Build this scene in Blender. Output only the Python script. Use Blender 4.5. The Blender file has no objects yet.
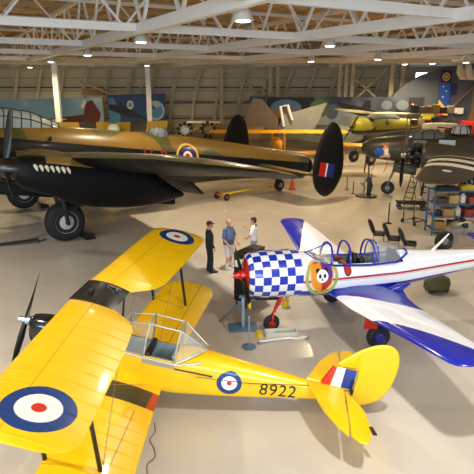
import bpy, bmesh, math, random
from mathutils import Vector, Matrix, Euler
from mathutils.bvhtree import BVHTree
R = math.radians
PI = math.pi
COL = bpy.context.scene.collection
random.seed(7)

# ------------------------------------------------------------------ objects
def tag(o, label=None, cat=None, group=None, kind=None):
    if label: o['label'] = label
    if cat: o['category'] = cat
    if group: o['group'] = group
    if kind: o['kind'] = kind
    return o

def thing(name, label, cat, loc=(0, 0, 0), rot=(0, 0, 0), group=None):
    o = bpy.data.objects.new(name, None)
    o.empty_display_size = 0.2
    COL.objects.link(o)
    o.location = loc
    o.rotation_euler = rot if isinstance(rot, (tuple, list)) else (0, 0, rot)
    return tag(o, label, cat, group)

def copy_tree(o, parent=None):
    c = o.copy()
    COL.objects.link(c)
    if parent: c.parent = parent
    for ch in list(o.children):
        copy_tree(ch, c)
    return c

def catmull(ps, sub):
    """smoothly interpolate a list of equal-length tuples"""
    out = []
    n = len(ps)
    for i in range(n - 1):
        p0, p1, p2, p3 = ps[max(i-1, 0)], ps[i], ps[i+1], ps[min(i+2, n-1)]
        for k in range(sub):
            t = k / sub
            # tangents limited so steep neighbours do not overshoot
            out.append(tuple(b + (c-b)*(3*t*t-2*t**3) * 1.0 if (b-a)*(c-b) <= 0 and (d-c)*(c-b) <= 0 else
                             0.5*((2*b) + (c-a)*t + (2*a-5*b+4*c-d)*t*t + (3*b-a-3*c+d)*t**3)
                             for a, b, c, d in zip(p0, p1, p2, p3)))
    out.append(tuple(ps[-1]))
    return out

class MB:
    """collects shapes and links them as ONE mesh object"""
    def __init__(s, T=None):
        s.v, s.f, s.mi, s.T, s.m = [], [], [], T, 0
    def add(s, vs, fs, mi=None):
        b = len(s.v)
        s.v += [tuple(p) for p in vs]
        for f in fs:
            s.f.append([b+i for i in f])
            s.mi.append(s.m if mi is None else mi)
        return s
    def loft(s, rings, caps=True, closed=True, mi=None):
        n = len(rings[0]); vs = [p for r in rings for p in r]; fs = []
        for i in range(len(rings)-1):
            for j in range(n if closed else n-1):
                k = (j+1) % n
                fs.append((i*n+j, i*n+k, (i+1)*n+k, (i+1)*n+j))
        if caps:
            fs.append(tuple(range(n))); fs.append(tuple((len(rings)-1)*n+j for j in range(n)))
        return s.add(vs, fs, mi)
    def tube(s, pts, r, n=8, mi=None, flat=1.0):
        pts = [Vector(p) for p in pts]
        rs = r if isinstance(r, (list, tuple)) else [r]*len(pts)
        rings = []; u = None
        for i, p in enumerate(pts):
            d = (pts[min(i+1, len(pts)-1)] - pts[max(i-1, 0)])
            if d.length < 1e-9: d = Vector((0, 0, 1))
            d.normalize()
            if u is None:
                a = Vector((0, 0, 1)) if abs(d.z) < .9 else Vector((1, 0, 0))
                u = d.cross(a).normalized()
            else:
                u = (u - d*u.dot(d)).normalized()
            w = d.cross(u)
            rings.append([p + (u*math.cos(2*PI*k/n) + w*math.sin(2*PI*k/n)*flat)*rs[i] for k in range(n)])
        return s.loft(rings, mi=mi)
    def box(s, c, size, rot=None, mi=None, bev=0):
        x, y, z = (a/2 for a in size)
        c = Vector(c)
        if bev:
            bm = bmesh.new(); bmesh.ops.create_cube(bm, size=1)
            for v in bm.verts: v.co = Vector((v.co.x*2*x, v.co.y*2*y, v.co.z*2*z))
            bmesh.ops.bevel(bm, geom=bm.edges[:], offset=bev, segments=2, affect='EDGES', profile=.5)
            bm.verts.index_update()
            vs = [v.co.copy() for v in bm.verts]; fs = [[v.index for v in f.verts] for f in bm.faces]; bm.free()
        else:
            vs = [Vector((i*x, j*y, k*z)) for i in (-1, 1) for j in (-1, 1) for k in (-1, 1)]
            fs = [(0, 1, 3, 2), (4, 6, 7, 5), (0, 4, 5, 1), (2, 3, 7, 6), (0, 2, 6, 4), (1, 5, 7, 3)]
        if rot is not None:
            m = Euler(rot).to_matrix() if isinstance(rot, (tuple, list)) else Matrix.Rotation(rot, 3, 'Z')
            vs = [m @ v for v in vs]
        return s.add([c+v for v in vs], fs, mi)
    def bar(s, a, b, w, h, mi=None, up=(0, 0, 1)):
        a, b = Vector(a), Vector(b); d = (b-a).normalized(); up = Vector(up)
        if abs(d.dot(up)) > .95: up = Vector((1, 0, 0))
        u = d.cross(up).normalized(); t = u.cross(d)
        q = [(-1, -1), (1, -1), (1, 1), (-1, 1)]
        return s.loft([[p + u*i*w/2 + t*j*h/2 for i, j in q] for p in (a, b)], mi=mi)
    def lathe(s, c, prof, axis=(0, 0, 1), n=24, mi=None, caps=True):
        c = Vector(c); ax = Vector(axis).normalized()
        a = Vector((0, 0, 1)) if abs(ax.z) < .9 else Vector((1, 0, 0))
        u = ax.cross(a).normalized(); w = ax.cross(u)
        rings = [[c + ax*h + (u*math.cos(2*PI*k/n) + w*math.sin(2*PI*k/n))*max(r, 1e-4) for k in range(n)] for r, h in prof]
        return s.loft(rings, caps=caps, mi=mi)
    def ball(s, c, r, n=12, mi=None):
        rx, ry, rz = r if isinstance(r, (tuple, list)) else (r, r, r)
        c = Vector(c); m = max(6, n//2)
        rings = []
        for i in range(m+1):
            t = PI*i/m; q = max(math.sin(t), 1e-3)
            rings.append([c + Vector((rx*q*math.cos(2*PI*k/n), ry*q*math.sin(2*PI*k/n), rz*math.cos(t))) for k in range(n)])
        return s.loft(rings, mi=mi)
    def prism(s, poly, a, b, axis='y', mi=None):
        """2-D outline extruded along an axis between a and b"""
        def P(p, h):
            return {'y': (p[0], h, p[1]), 'x': (h, p[0], p[1]), 'z': (p[0], p[1], h)}[axis]
        return s.loft([[P(p, a) for p in poly], [P(p, b) for p in poly]], mi=mi)
    def build(s, name, mats, parent=None, smooth=38, bevel=0, cut=None, label=None):
        if not isinstance(mats, (list, tuple)): mats = [mats]
        me = bpy.data.meshes.new(name)
        vs = [s.T(p) for p in s.v] if s.T else s.v
        me.from_pydata(vs, [], s.f)
        for m in mats: me.materials.append(m)
        for p, i in zip(me.polygons, s.mi): p.material_index = min(i, len(mats)-1)
        bm = bmesh.new(); bm.from_mesh(me)
        if cut: cut(bm)
        bmesh.ops.recalc_face_normals(bm, faces=bm.faces[:])
        if bevel: bmesh.ops.bevel(bm, geom=bm.edges[:], offset=bevel, segments=2, affect='EDGES')
        bm.to_mesh(me); bm.free()
        if smooth:
            me.shade_smooth(); me.set_sharp_from_angle(angle=R(smooth))
        o = bpy.data.objects.new(name, me)
        COL.objects.link(o)
        if parent: o.parent = parent
        if label: o['label'] = label
        return o

# ------------------------------------------------------------------ node maths
class G:
    nt = None
    def __init__(s, k): s.k = k
    @staticmethod
    def op(o, *a):
        n = G.nt.nodes.new('ShaderNodeMath'); n.operation = o
        for i, x in enumerate(a):
            if isinstance(x, G): G.nt.links.new(x.k, n.inputs[i])
            else: n.inputs[i].default_value = x
        return G(n.outputs[0])
    def __add__(s, o): return G.op('ADD', s, o)
    __radd__ = __add__
    def __sub__(s, o): return G.op('SUBTRACT', s, o)
    def __rsub__(s, o): return G.op('SUBTRACT', o, s)
    def __mul__(s, o): return G.op('MULTIPLY', s, o)
    __rmul__ = __mul__
    def __truediv__(s, o): return G.op('DIVIDE', s, o)
    def __lt__(s, o): return G.op('LESS_THAN', s, o)
    def __gt__(s, o): return G.op('GREATER_THAN', s, o)
    def abs(s): return G.op('ABSOLUTE', s)
    def max(s, o): return G.op('MAXIMUM', s, o)
    def mod(s, o): return G.op('FLOORED_MODULO', s, o)
def disc(a, b, ca, cb, r):
    return G.op('SQRT', (a-ca)*(a-ca) + (b-cb)*(b-cb)) < r
def noise(scale, detail=3, vec=None):
    n = G.nt.nodes.new('ShaderNodeTexNoise'); n.inputs['Scale'].default_value = scale; n.inputs['Detail'].default_value = detail
    tc = G.nt.nodes.new('ShaderNodeTexCoord')
    G.nt.links.new(vec or tc.outputs['Object'], n.inputs['Vector'])
    return G(n.outputs['Fac'])

def srgb(h):
    if isinstance(h, str):
        c = [int(h[i:i+2], 16)/255 for i in (0, 2, 4)]
        return tuple(x/12.92 if x <= .04045 else ((x+.055)/1.055)**2.4 for x in c)
    return h

def paint(name, base, layers=None, rough=.4, metal=0, coat=0, o=(0, 0), var=.10, vscale=2.5, bump=None, spec=.5, roughvar=.1):
    """procedural paint; layers(d, y, z, noise) -> [(mask, colour)]; d, z measured in the craft's own frame"""
    m = bpy.data.materials.new(name); m.use_nodes = True
    nt = m.node_tree; G.nt = nt
    b = nt.nodes['Principled BSDF']
    b.inputs['Metallic'].default_value = metal
    b.inputs['Coat Weight'].default_value = coat
    b.inputs['Coat Roughness'].default_value = .08
    b.inputs['Specular IOR Level'].default_value = spec
    tc = nt.nodes.new('ShaderNodeTexCoord'); sp = nt.nodes.new('ShaderNodeSeparateXYZ')
    nt.links.new(tc.outputs['Object'], sp.inputs[0])
    d, y, z = o[0]-G(sp.outputs[0]), G(sp.outputs[1]), G(sp.outputs[2]) + o[1]
    cur = None
    def mix(fac, a, c):
        n = nt.nodes.new('ShaderNodeMix'); n.data_type = 'RGBA'
        if isinstance(fac, G): nt.links.new(fac.k, n.inputs[0])
        else: n.inputs[0].default_value = fac
        for i, x in ((6, a), (7, c)):
            if isinstance(x, tuple): n.inputs[i].default_value = (*x, 1)
            else: nt.links.new(x, n.inputs[i])
        return n.outputs[2]
    cur = srgb(base)
    if layers:
        for mask, c in layers(d, y, z, noise):
            cur = mix(mask, cur, srgb(c))
    if var:
        nz = noise(vscale, 4)
        n = nt.nodes.new('ShaderNodeMix'); n.data_type = 'RGBA'; n.blend_type = 'MULTIPLY'; n.inputs[0].default_value = 1
        if isinstance(cur, tuple): n.inputs[6].default_value = (*cur, 1)
        else: nt.links.new(cur, n.inputs[6])
        k = (nz-.5)*(2*var) + 1.0
        cb = nt.nodes.new('ShaderNodeCombineColor')
        for i in range(3): nt.links.new(k.k, cb.inputs[i])
        nt.links.new(cb.outputs[0], n.inputs[7]); cur = n.outputs[2]
        rr = (nz-.5)*roughvar*2 + rough
        nt.links.new(rr.k, b.inputs['Roughness'])
    else:
        b.inputs['Roughness'].default_value = rough
    if isinstance(cur, tuple): b.inputs['Base Color'].default_value = (*cur, 1)
    else: nt.links.new(cur, b.inputs['Base Color'])
    if bump:
        h, st, dist = bump(d, y, z, noise)
        bn = nt.nodes.new('ShaderNodeBump'); bn.inputs['Strength'].default_value = st; bn.inputs['Distance'].default_value = dist
        nt.links.new(h.k, bn.inputs['Height']); nt.links.new(bn.outputs[0], b.inputs['Normal'])
    return m

def glass(name, tint=(.85, .92, .95), fac=.82):
    m = bpy.data.materials.new(name); m.use_nodes = True; nt = m.node_tree
    b = nt.nodes['Principled BSDF']; b.inputs['Base Color'].default_value = (*tint, 1); b.inputs['Roughness'].default_value = .05
    t = nt.nodes.new('ShaderNodeBsdfTransparent'); t.inputs[0].default_value = (*tint, 1)
    x = nt.nodes.new('ShaderNodeMixShader'); x.inputs[0].default_value = fac
    out = nt.nodes['Material Output']
    nt.links.new(b.outputs[0], x.inputs[1]); nt.links.new(t.outputs[0], x.inputs[2]); nt.links.new(x.outputs[0], out.inputs[0])
    return m

def emit(name, col, st):
    m = bpy.data.materials.new(name); m.use_nodes = True; nt = m.node_tree
    b = nt.nodes['Principled BSDF']; b.inputs['Emission Color'].default_value = (*col, 1); b.inputs['Emission Strength'].default_value = st
    b.inputs['Base Color'].default_value = (*col, 1)
    return m

# ------------------------------------------------------------------ aircraft shapes
def foil(n=11, t=.12, m=.02):
    up, lo = [], []
    for i in range(n):
        x = .5*(1-math.cos(PI*i/(n-1)))
        h = 5*t*(.2969*math.sqrt(x)-.126*x-.3516*x*x+.2843*x**3-.1015*x**4)
        c = 4*m*x*(1-x)
        up.append((x, c+h)); lo.append((x, c-h))
    return up[::-1] + lo[1:-1]
def wing(mb, st, sub=1, m=.02, mi=None, vert=False):
    """stations (span y, leading edge d, chord, z, thickness ratio, incidence deg)"""
    if sub > 1: st = catmull(st, sub)
    rings = []
    for y, dl, c, z, t, tw in st:
        ca, sa = math.cos(R(tw)), math.sin(R(tw)); r = []
        for x, h in foil(t=t, m=m):
            x, h = x*c, h*c
            if vert: r.append((dl+x, y+h, z))
            else: r.append((dl + x*ca + h*sa, y, z - x*sa + h*ca))
        rings.append(r)
    return mb.loft(rings, mi=mi)
def body(mb, secs, n=28, sub=4, caps=True, mi=None, T=None):
    """sections (d, half width, z top, z bottom, z widest, exponent top, exponent bottom)"""
    if sub > 1: secs = catmull(secs, sub)
    rings = []
    for d, w, zt, zb, zm, et, eb in secs:
        r = []
        for k in range(n):
            a = 2*PI*(k+.5)/n; ca, sa = math.cos(a), math.sin(a)
            e, h = (et, zt-zm) if sa > 0 else (eb, zm-zb)
            r.append((d, math.copysign(abs(ca)**(2/e), ca)*w, zm + math.copysign(abs(sa)**(2/e), sa)*h))
        rings.append(r)
    return mb.loft(rings, caps=caps, mi=mi)
def frame(d0, z0):
    return lambda p: (d0-p[0], p[1], p[2]-z0)
def wheel(parent, T, c, r, w, tyre, hubm, axis=(0, 1, 0), name='wheel', both=True):
    mb = MB(T)
    k = [(r*.55, -w*.42), (r*.62, -w*.5), (r*.82, -w*.48), (r*.95, -w*.3), (r, 0), (r*.95, w*.3), (r*.82, w*.48), (r*.62, w*.5), (r*.55, w*.42)]
    mb.lathe(c, k, axis, 28)
    t = mb.build(name, tyre, parent)
    hb = MB(T)
    hb.lathe(c, [(r*.1, -w*.5), (r*.3, -w*.44), (r*.5, -w*.36), (r*.56, -w*.44), (r*.56, w*.44), (r*.5, w*.36), (r*.3, w*.44), (r*.1, w*.5)], axis, 24)
    hb.build('hub', hubm, t)
    return t
def bvh(*objs):
    vs, fs = [], []
    for o in objs:
        b = len(vs); vs += [v.co.copy() for v in o.data.vertices]
        fs += [[b+i for i in p.vertices] for p in o.data.polygons]
    return BVHTree.FromPolygons(vs, fs)
def text2d(s, size, ax='CENTER', space=1.0):
    cu = bpy.data.curves.new('lettering', 'FONT'); cu.body = s; cu.size = size; cu.align_x = ax; cu.align_y = 'CENTER'
    cu.space_character = space; cu.resolution_u = 3
    ob = bpy.data.objects.new('lettering', cu); COL.objects.link(ob)
    dg = bpy.context.evaluated_depsgraph_get(); dg.update()
    me = bpy.data.meshes.new_from_object(ob.evaluated_get(dg))
    vs = [(v.co.x, v.co.y) for v in me.vertices]; fs = [tuple(p.vertices) for p in me.polygons]
    bpy.data.objects.remove(ob); bpy.data.curves.remove(cu); bpy.data.meshes.remove(me)
    return vs, fs
def project(name, flat, mats, parent, tree, toP, rd, off=.006, T=None, cuts=0.12, thick=None):
    """lay flat patches [(verts2d, faces, material index)] onto a surface along direction rd"""
    bm = bmesh.new()
    for vs, fs, mi in flat:
        bv = [bm.verts.new((x, y, mi*1e-5)) for x, y in vs]
        for f in fs:
            try: bm.faces.new([bv[i] for i in f]).material_index = mi
            except ValueError: pass
    bmesh.ops.triangulate(bm, faces=bm.faces[:])
    for _ in range(3):
        e = [e for e in bm.edges if e.calc_length() > cuts]
        if not e: break
        bmesh.ops.subdivide_edges(bm, edges=e, cuts=1)
        bmesh.ops.triangulate(bm, faces=bm.faces[:])
    rd = Vector(rd).normalized()
    lift = {}
    for f in bm.faces:
        for v in f.verts: lift[v] = max(lift.get(v, 0), f.material_index)
    for v in bm.verts:
        p = Vector(T(toP(v.co.x, v.co.y))) if T else Vector(toP(v.co.x, v.co.y))
        hit = tree.ray_cast(p - rd*6, rd)
        k = off + lift[v]*.003
        v.co = (hit[0] + (hit[1] if hit[1].dot(rd) < 0 else -hit[1])*k) if hit[0] is not None else p
    me = bpy.data.meshes.new(name); bm.to_mesh(me); bm.free()
    for m in mats: me.materials.append(m)
    o = bpy.data.objects.new(name, me); COL.objects.link(o); o.parent = parent
    return o
def ngon(cx, cy, rx, ry=None, n=20, a0=0):
    ry = ry or rx
    return [(cx+rx*math.cos(a0+2*PI*k/n), cy+ry*math.sin(a0+2*PI*k/n)) for k in range(n)]
def patch(poly, mi): return (poly, [tuple(range(len(poly)))], mi)
# ================================================================== shared materials
TYRE = paint('tyre_rubber', '17171a', rough=.7, var=.15)
STEEL = paint('bare_steel', '9a9c9e', rough=.35, metal=.8)
DARK = paint('dark_metal', '141517', rough=.4, var=.1)
BLACK = paint('black_paint', '0b0b0c', rough=.3, coat=.2)
WHITE = paint('white_paint', 'e9e9e6', rough=.35, coat=.3)
RED = paint('red_paint', 'b3150f', rough=.35, coat=.4)
BLUE = paint('blue_paint', '1226a0', rough=.35, coat=.4)
GLASS = glass('clear_glass')

# ================================================================== yellow biplane trainer
MD0, MZ0 = 1.5, -1.405
MT = frame(MD0, MZ0)
YEL = 'f4c409'
def rib_bump(step):
    def f(d, y, z, nz):
        t = ((y.abs()/step).mod(1.0) - .5).abs()      # ridge over every wing rib
        return ((t - .42).max(0.0)) * 8.0, .55, .012
    return f
def rings(cu, cv, r, bl='143a78', wh='f3f1ea', rd='d0301c'):
    def f(a, b, nz): return [(disc(a, b, cu, cv, r), bl), (disc(a, b, cu, cv, r*.62), wh), (disc(a, b, cu, cv, r*.2), rd)]
    return f
def grime(d, y, z, nz):
    return [((nz(3.2, 6) - .5).max(0.0)*.5, 'd39a06')]
MY = paint('yellow_dope', YEL, rough=.32, coat=.25, o=(MD0, MZ0), var=.09, layers=grime)
MYW = paint('yellow_wing_fabric', YEL, o=(MD0, MZ0), rough=.36, coat=.2, var=.08, bump=rib_bump(.31),
            layers=lambda d, y, z, nz: grime(d, y, z, nz) + [((d-(1.02+.095*y.abs()+.42)).abs() < .012, 'd9a306')] + rings(2.06, 3.8, .455)(d, y.abs(), nz))
MYL = paint('yellow_lower_wing_fabric', YEL, o=(MD0, MZ0), rough=.36, coat=.2, var=.08, bump=rib_bump(.31),
            layers=lambda d, y, z, nz: grime(d, y, z, nz) + [((d-(2.62+.05*y.abs())).abs()*((y.abs() > 1.3)) + ((y.abs() < 1.3)*1.0) < .008, '8a6504'),
                                        ((y.abs() < 1.12)*(y.abs() > .55), '1d1e20'), ((y.abs() < 1.12)*(y.abs() > .55)*(d > 2.83), 'b8281a')])
def roundel_fus(d, y, z, nz): return grime(d, y, z, nz) + rings(4.19, -.235, .24)(d, z, nz)
MYF = paint('yellow_fuselage_dope', YEL, o=(MD0, MZ0), rough=.3, coat=.35, var=.07, layers=roundel_fus)
MYFIN = paint('yellow_fin_dope', YEL, o=(MD0, MZ0), rough=.34, coat=.25, var=.07,
              layers=lambda d, y, z, nz: [((z > .03)*(z < .445)*(d > 5.9)*(d < 6.52), 'c3271c'),
                                          ((z > .03)*(z < .445)*((d-z*.12) > 6.07)*(d < 6.52), 'f0f0ee'),
                                          ((z > .03)*(z < .445)*((d-z*.02) > 6.275)*(d < 6.52), '123a8c')])
TUB = paint('grey_green_cockpit', '8ea0a6', rough=.5, o=(MD0, MZ0))
FRAMEM = paint('dull_silver_frame', 'b9b9b0', rough=.35, metal=.5)

moth = thing('biplane', 'yellow open-strut biplane trainer with 8922 on its fuselage', 'airplane',
             (0, 0, 0), (0, -.176, 3.031))
a_ = .176; fx = -1.5*math.cos(a_) + 1.405*math.sin(a_); fz = -1.5*math.sin(a_) - 1.405*math.cos(a_)
moth.location = (-4.175 + fx*math.cos(3.031), 9.561 + fx*math.sin(3.031), 1.647 + fz)

for s in (1, -1):
    st = []
    for y, le, te in ((.45, 1.02, 1.9), (.56, 1.025, 2.02), (.68, 1.03, 2.17), (.85, 1.05, 2.32), (1.1, 1.07, 2.42), (1.6, 1.11, 2.49), (2.6, 1.19, 2.6), (3.6, 1.28, 2.69),
                      (3.95, 1.32, 2.72), (4.12, 1.36, 2.73), (4.26, 1.44, 2.7), (4.36, 1.56, 2.62), (4.42, 1.74, 2.5), (4.45, 1.95, 2.36)):
        c = te-le
        st.append((s*y, le, c, .86 + .048*(y-.45), .085*min(1, c/1.2)+.01 if y < 4.3 else .05, 1.5))
    w = MB(MT); wing(w, st, m=.025); w.build('upper_wing', MYW, moth)
    st = []
    for y, le, te in ((.34, 1.6, 2.93), (1.1, 1.66, 2.99), (2.6, 1.78, 3.12), (3.6, 1.86, 3.2), (3.9, 1.89, 3.22), (4.1, 1.95, 3.21), (4.24, 2.04, 3.16), (4.32, 2.2, 3.06), (4.37, 2.4, 2.9)):
        c = te-le
        st.append((s*y, le, c, -.63 + .075*(y-.34), .09 if y < 4.2 else .05, 1.5))
    w = MB(MT); wing(w, st, m=.025); w.build('lower_wing', MYL, moth)
    # interplane struts
    for (d1, z1, d2, z2, yy) in ((1.5, .99, 1.86, -.45, 2.98), (2.3, .95, 2.7, -.47, 2.98)):
        q = MB(MT); q.tube([(d1, s*yy, z1), (d2, s*yy, z2)], [.034, .034], 8); q.build('interplane_strut', BLACK, moth)
    for d1, d2 in ((1.2, 1.5), (1.78, 1.86)):
        q = MB(MT); q.tube([(d1, s*.42, .86), (d2, s*.33, -.05)], .024, 8); q.build('cabane_strut', BLACK, moth)
    # bracing wires of one bay
    q = MB(MT)
    for a, b in (((1.3, .5, .85), (2.0, 2.98, -.45)), ((2.1, .5, .85), (2.7, 2.98, -.47)), ((1.62, 2.95, .96), (1.75, .4, -.6)), ((2.3, 2.95, .95), (2.6, .4, -.6))):
        q.tube([(a[0], s*a[1], a[2]), (b[0], s*b[1], b[2])], .006, 5)
    q.build('bracing_wires', STEEL, moth)
    # undercarriage
    q = MB(MT)
    for a in ((1.15, .3, -.7), (2.05, .33, -.72)):
        q.tube([(a[0], s*a[1], a[2]), (1.5, s*.76, -1.16)], .03, 8)
    q.tube([(1.5, s*.5, -1.16), (1.5, s*.86, -1.16)], .035, 8)
    q.build('undercarriage_leg', BLACK, moth)
    wheel(moth, MT, (1.5, s*.84, -1.165), .24, .13, TYRE, MY)
# tank
q = MB(MT)
st = [(y, 1.0, .88, .875, .13, 2) for y in (-.46, -.3, 0, .3, .46)]
wing(q, st, m=.03)
tank = q.build('fuel_tank', paint('black_tank', '0d0e0f', rough=.16, coat=.5, var=.2), moth)
q = MB(MT); q.lathe((1.3, .12, .95), [(.05, 0), (.05, .05), (.03, .07)]); q.build('filler_cap', DARK, tank)
q = MB(MT); q.box((1.62, -.28, .955), (.34, .02, .02), .35); q.box((1.7, -.2, .95), (.03, .08, .02)); q.build('gauge_and_glint', STEEL, tank)  # sight gauge strips, also standing in for a pale crack-like reflection on the tank
# fuselage
secs = [(1.35, .33, .10, -.75, -.13, 2.0, 7), (2.0, .355, .12, -.77, -.1, 2.1, 7), (2.5, .36, .08, -.76, -.1, 2.3, 7), (3.1, .36, .08, -.73, -.1, 2.2, 7), (3.45, .35, .16, -.68, -.1, 2.0, 7),
        (4.3, .285, .11, -.56, -.13, 2.0, 6), (5.3, .18, .04, -.40, -.13, 2.0, 5), (6.0, .1, -.01, -.29, -.13, 2, 4), (6.5, .045, -.03, -.22, -.13, 2, 3)]
q = MB(MT); body(q, secs, n=36, sub=5)
def cutcock(bm):
    kill = []
    for f in bm.faces:
        c = f.calc_center_median(); d = MD0-c.x; z = c.z+MZ0
        if 2.02 < d < 3.12 and abs(c.y) < .33 and z > -.12: kill.append(f)
    bmesh.ops.delete(bm, geom=kill, context='FACES')
fus = q.build('fuselage', MYF, moth, cut=cutcock)
q = MB(MT)   # open-topped cockpit tub
for x0, x1 in ((2.03, 2.52), (2.6, 3.1)):
    w, zb, zt = .3, -.62, -.01
    q.add([(x0, -w, zb), (x1, -w, zb), (x1, w, zb), (x0, w, zb), (x0, -w, zt), (x1, -w, zt), (x1, w, zt), (x0, w, zt)], [(0, 1, 2, 3), (0, 1, 5, 4), (1, 2, 6, 5), (2, 3, 7, 6), (3, 0, 4, 7)])
tub = q.build('cockpit_tub', TUB, moth)
for x0 in (2.42, 2.98):
    q = MB(MT); q.box((x0-.12, 0, -.42), (.32, .4, .05), bev=.015); q.box((x0+.06, 0, -.2), (.05, .4, .42), bev=.015); q.build('seat', paint('grey_seat', '9aa3a4', rough=.5), tub)
q = MB(MT); q.box((2.56, 0, -.03), (.1, .62, .16), bev=.02); q.build('instrument_panel', DARK, tub)
q = MB(MT); q.box((2.05, 0, -.02), (.05, .56, .14), bev=.01); q.build('instrument_panel', DARK, tub)
# windscreens and hood frame
q = MB(MT)
def arch(d, w, z0, zt, lean=0, r=.017):
    q.tube([(d, w, z0), (d+lean*.6, w*.97, (z0*.35+zt*.65)), (d+lean, w*.62, zt), (d+lean, -w*.62, zt), (d+lean*.6, -w*.97, (z0*.35+zt*.65)), (d, -w, z0)], r, 8)
arch(2.02, .33, 0, .52, .0); arch(2.5, .35, -.05, .6, .02, .022); arch(3.1, .35, -.06, .58, .02, .022)
for s in (1, -1):
    q.tube([(2.02, s*.21, .52), (2.52, s*.22, .6), (3.12, s*.22, .58), (3.62, s*.08, .27)], .014, 8)
    q.tube([(1.9, s*.33, -.02), (2.5, s*.355, -.05), (3.15, s*.355, -.06), (3.6, s*.3, .06)], .02, 8)
    q.tube([(3.1, s*.35, -.06), (3.35, s*.33, .12), (3.64, s*.09, .25)], .022, 8)
    q.tube([(2.02, s*.21, .52), (1.75, s*.25, .06)], .013, 8)
    q.box((2.8, s*.36, -.1), (.62, .02, .1))
q.tube([(1.75, .25, .06), (1.75, -.25, .06)], .013, 8)
cf = q.build('canopy_frame', FRAMEM, moth)
HGL = glass('hood_glass', (.86, .9, .9), .78)
for s in (1, -1):
    q = MB(MT); q.add([(2.05, s*.335, 0), (2.48, s*.35, 0), (2.5, s*.34, .35), (2.04, s*.32, .32)], [(0, 1, 2, 3)]); q.build('side_pane', HGL, cf, smooth=0)
    q = MB(MT); q.add([(3.13, s*.345, -.03), (3.36, s*.32, .12), (3.6, s*.1, .27), (3.14, s*.23, .56)], [(0, 1, 2, 3)]); q.build('rear_pane', HGL, cf, smooth=0)
q = MB(MT); q.add([(2.02, .21, .52), (2.02, -.21, .52), (1.75, -.25, .06), (1.75, .25, .06)], [(0, 1, 2, 3)])
q.build('windscreen', HGL, cf, smooth=0)
for s in (1, -1):
    q = MB(MT); q.tube([(3.12, s*.362, -.14), (3.5, s*.357, -.14), (3.86, s*.34, -.15)], .016, 6); q.build('canopy_rail', BLACK, moth)
q = MB(MT); q.tube([(3.55, .345, -.22), (4.6, .262, -.16), (5.7, .15, .0), (6.05, .2, .02)], .006, 5); q.build('control_cable', DARK, moth)
# nose
q = MB(MT)
body(q, [(.14, .13, .12, -.2, -.02, 2.2, 2.5), (.2, .2, .16, -.42, -.08, 2.6, 3), (.5, .25, .19, -.6, -.1, 2.8, 3.5), (1.0, .3, .16, -.72, -.12, 2.6, 4), (1.36, .333, .105, -.752, -.13, 2.1, 6)], n=32)
cow = q.build('engine_cowling', paint('black_cowling', '08090c', rough=.14, coat=.8, var=.1), moth)
q = MB(MT); q.tube([(.35, .27, -.1), (.6, .33, -.12), (1.1, .4, -.3), (1.3, .38, -.6)], .035, 8); q.build('exhaust_pipe', DARK, cow)
# propeller: two tapering twisted blades
pr = None
q = MB(MT)
q.lathe((-.1, 0, 0), [(.035, -.06), (.06, -.04), (.06, .1), (.09, .12), (.1, .2), (.06, .24)], (1, 0, 0))
hubo = q.build('propeller_hub', paint('propeller_hub_steel', 'aab4bc', rough=.25, metal=.8), None)
q = MB(MT)
ang = math.atan2(.47, .86)
for sg in (1, -1):
    rr = []
    for r, c, t, tw in ((.05, .1, .07, 60), (.15, .115, .06, 52), (.35, .15, .045, 38), (.6, .15, .03, 26), (.8, .115, .02, 20), (.92, .07, .013, 17), (.965, .02, .006, 16)):
        ring = []
        for k in range(10):
            t_ = 2*PI*k/10; u, v = math.cos(t_)*c/2, math.sin(t_)*t/2
            x = u*math.sin(R(tw)) + v*math.cos(R(tw)); y_ = u*math.cos(R(tw)) - v*math.sin(R(tw))
            yy, zz = y_, r*sg
            ring.append((x, yy*math.cos(ang)*sg - zz*math.sin(ang), zz*math.cos(ang) + yy*math.sin(ang)*sg))
        rr.append(ring)
    q.loft(rr)
prp = q.build('propeller', paint('black_propeller', '0a0a0b', rough=.3, coat=.3), moth)
hubo.parent = prp
# tail surfaces
def slab(outline, axis, th, name, mats, z=0, parent=None):
    """flat fabric surface with a soft rounded edge; outline in (d, y) or (d, z)"""
    cx = sum(p[0] for p in outline)/len(outline); cy = sum(p[1] for p in outline)/len(outline)
    q = MB(MT); rs = []
    for k, hgt in ((.90, -th*.5), (.97, -th*.46), (.997, -th*.22), (1, 0), (.997, th*.22), (.97, th*.46), (.90, th*.5)):
        r = []
        for p in outline:
            a, b = cx+(p[0]-cx)*k, cy+(p[1]-cy)*k
            r.append((a, z+hgt, b) if axis == 'y' else (a, b, z+hgt))
        rs.append(r)
    q.loft(rs)
    return q.build(name, mats, parent, smooth=50)
def smooth_loop(pts, sub=4):
    n = len(pts); out = []
    for i in range(n):
        p0, p1, p2, p3 = (Vector(pts[(i+j-1) % n]) for j in range(4))
        for k in range(sub):
            t = k/sub
            out.append(tuple(.5*((2*p1)+(p2-p0)*t+(2*p0-5*p1+4*p2-p3)*t*t+(3*p1-p0-3*p2+p3)*t**3)))
    return out
for s in (1, -1):
    tp = [(5.62, .04*s), (5.72, .3*s), (5.92, .86*s), (6.14, 1.24*s), (6.32, 1.44*s), (6.34, 1.2*s), (6.34, .6*s), (6.34, .03*s)]
    slab(tp if s > 0 else tp[::-1], 'z', .06, 'tailplane', MY, .0, moth)
    el = [(6.36, .12*s), (6.36, .7*s), (6.36, 1.43*s), (6.5, 1.56*s), (6.62, 1.57*s), (6.68, 1.4*s), (6.72, 1.0*s), (6.66, .62*s), (6.5, .3*s)]
    slab(el if s > 0 else el[::-1], 'z', .05, 'elevator', MY, .0, moth)
slab([(5.86, -.02), (5.95, .2), (6.06, .45), (6.5, .45), (6.5, .0)], 'y', .07, 'fin', MYFIN, 0, moth)
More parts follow.
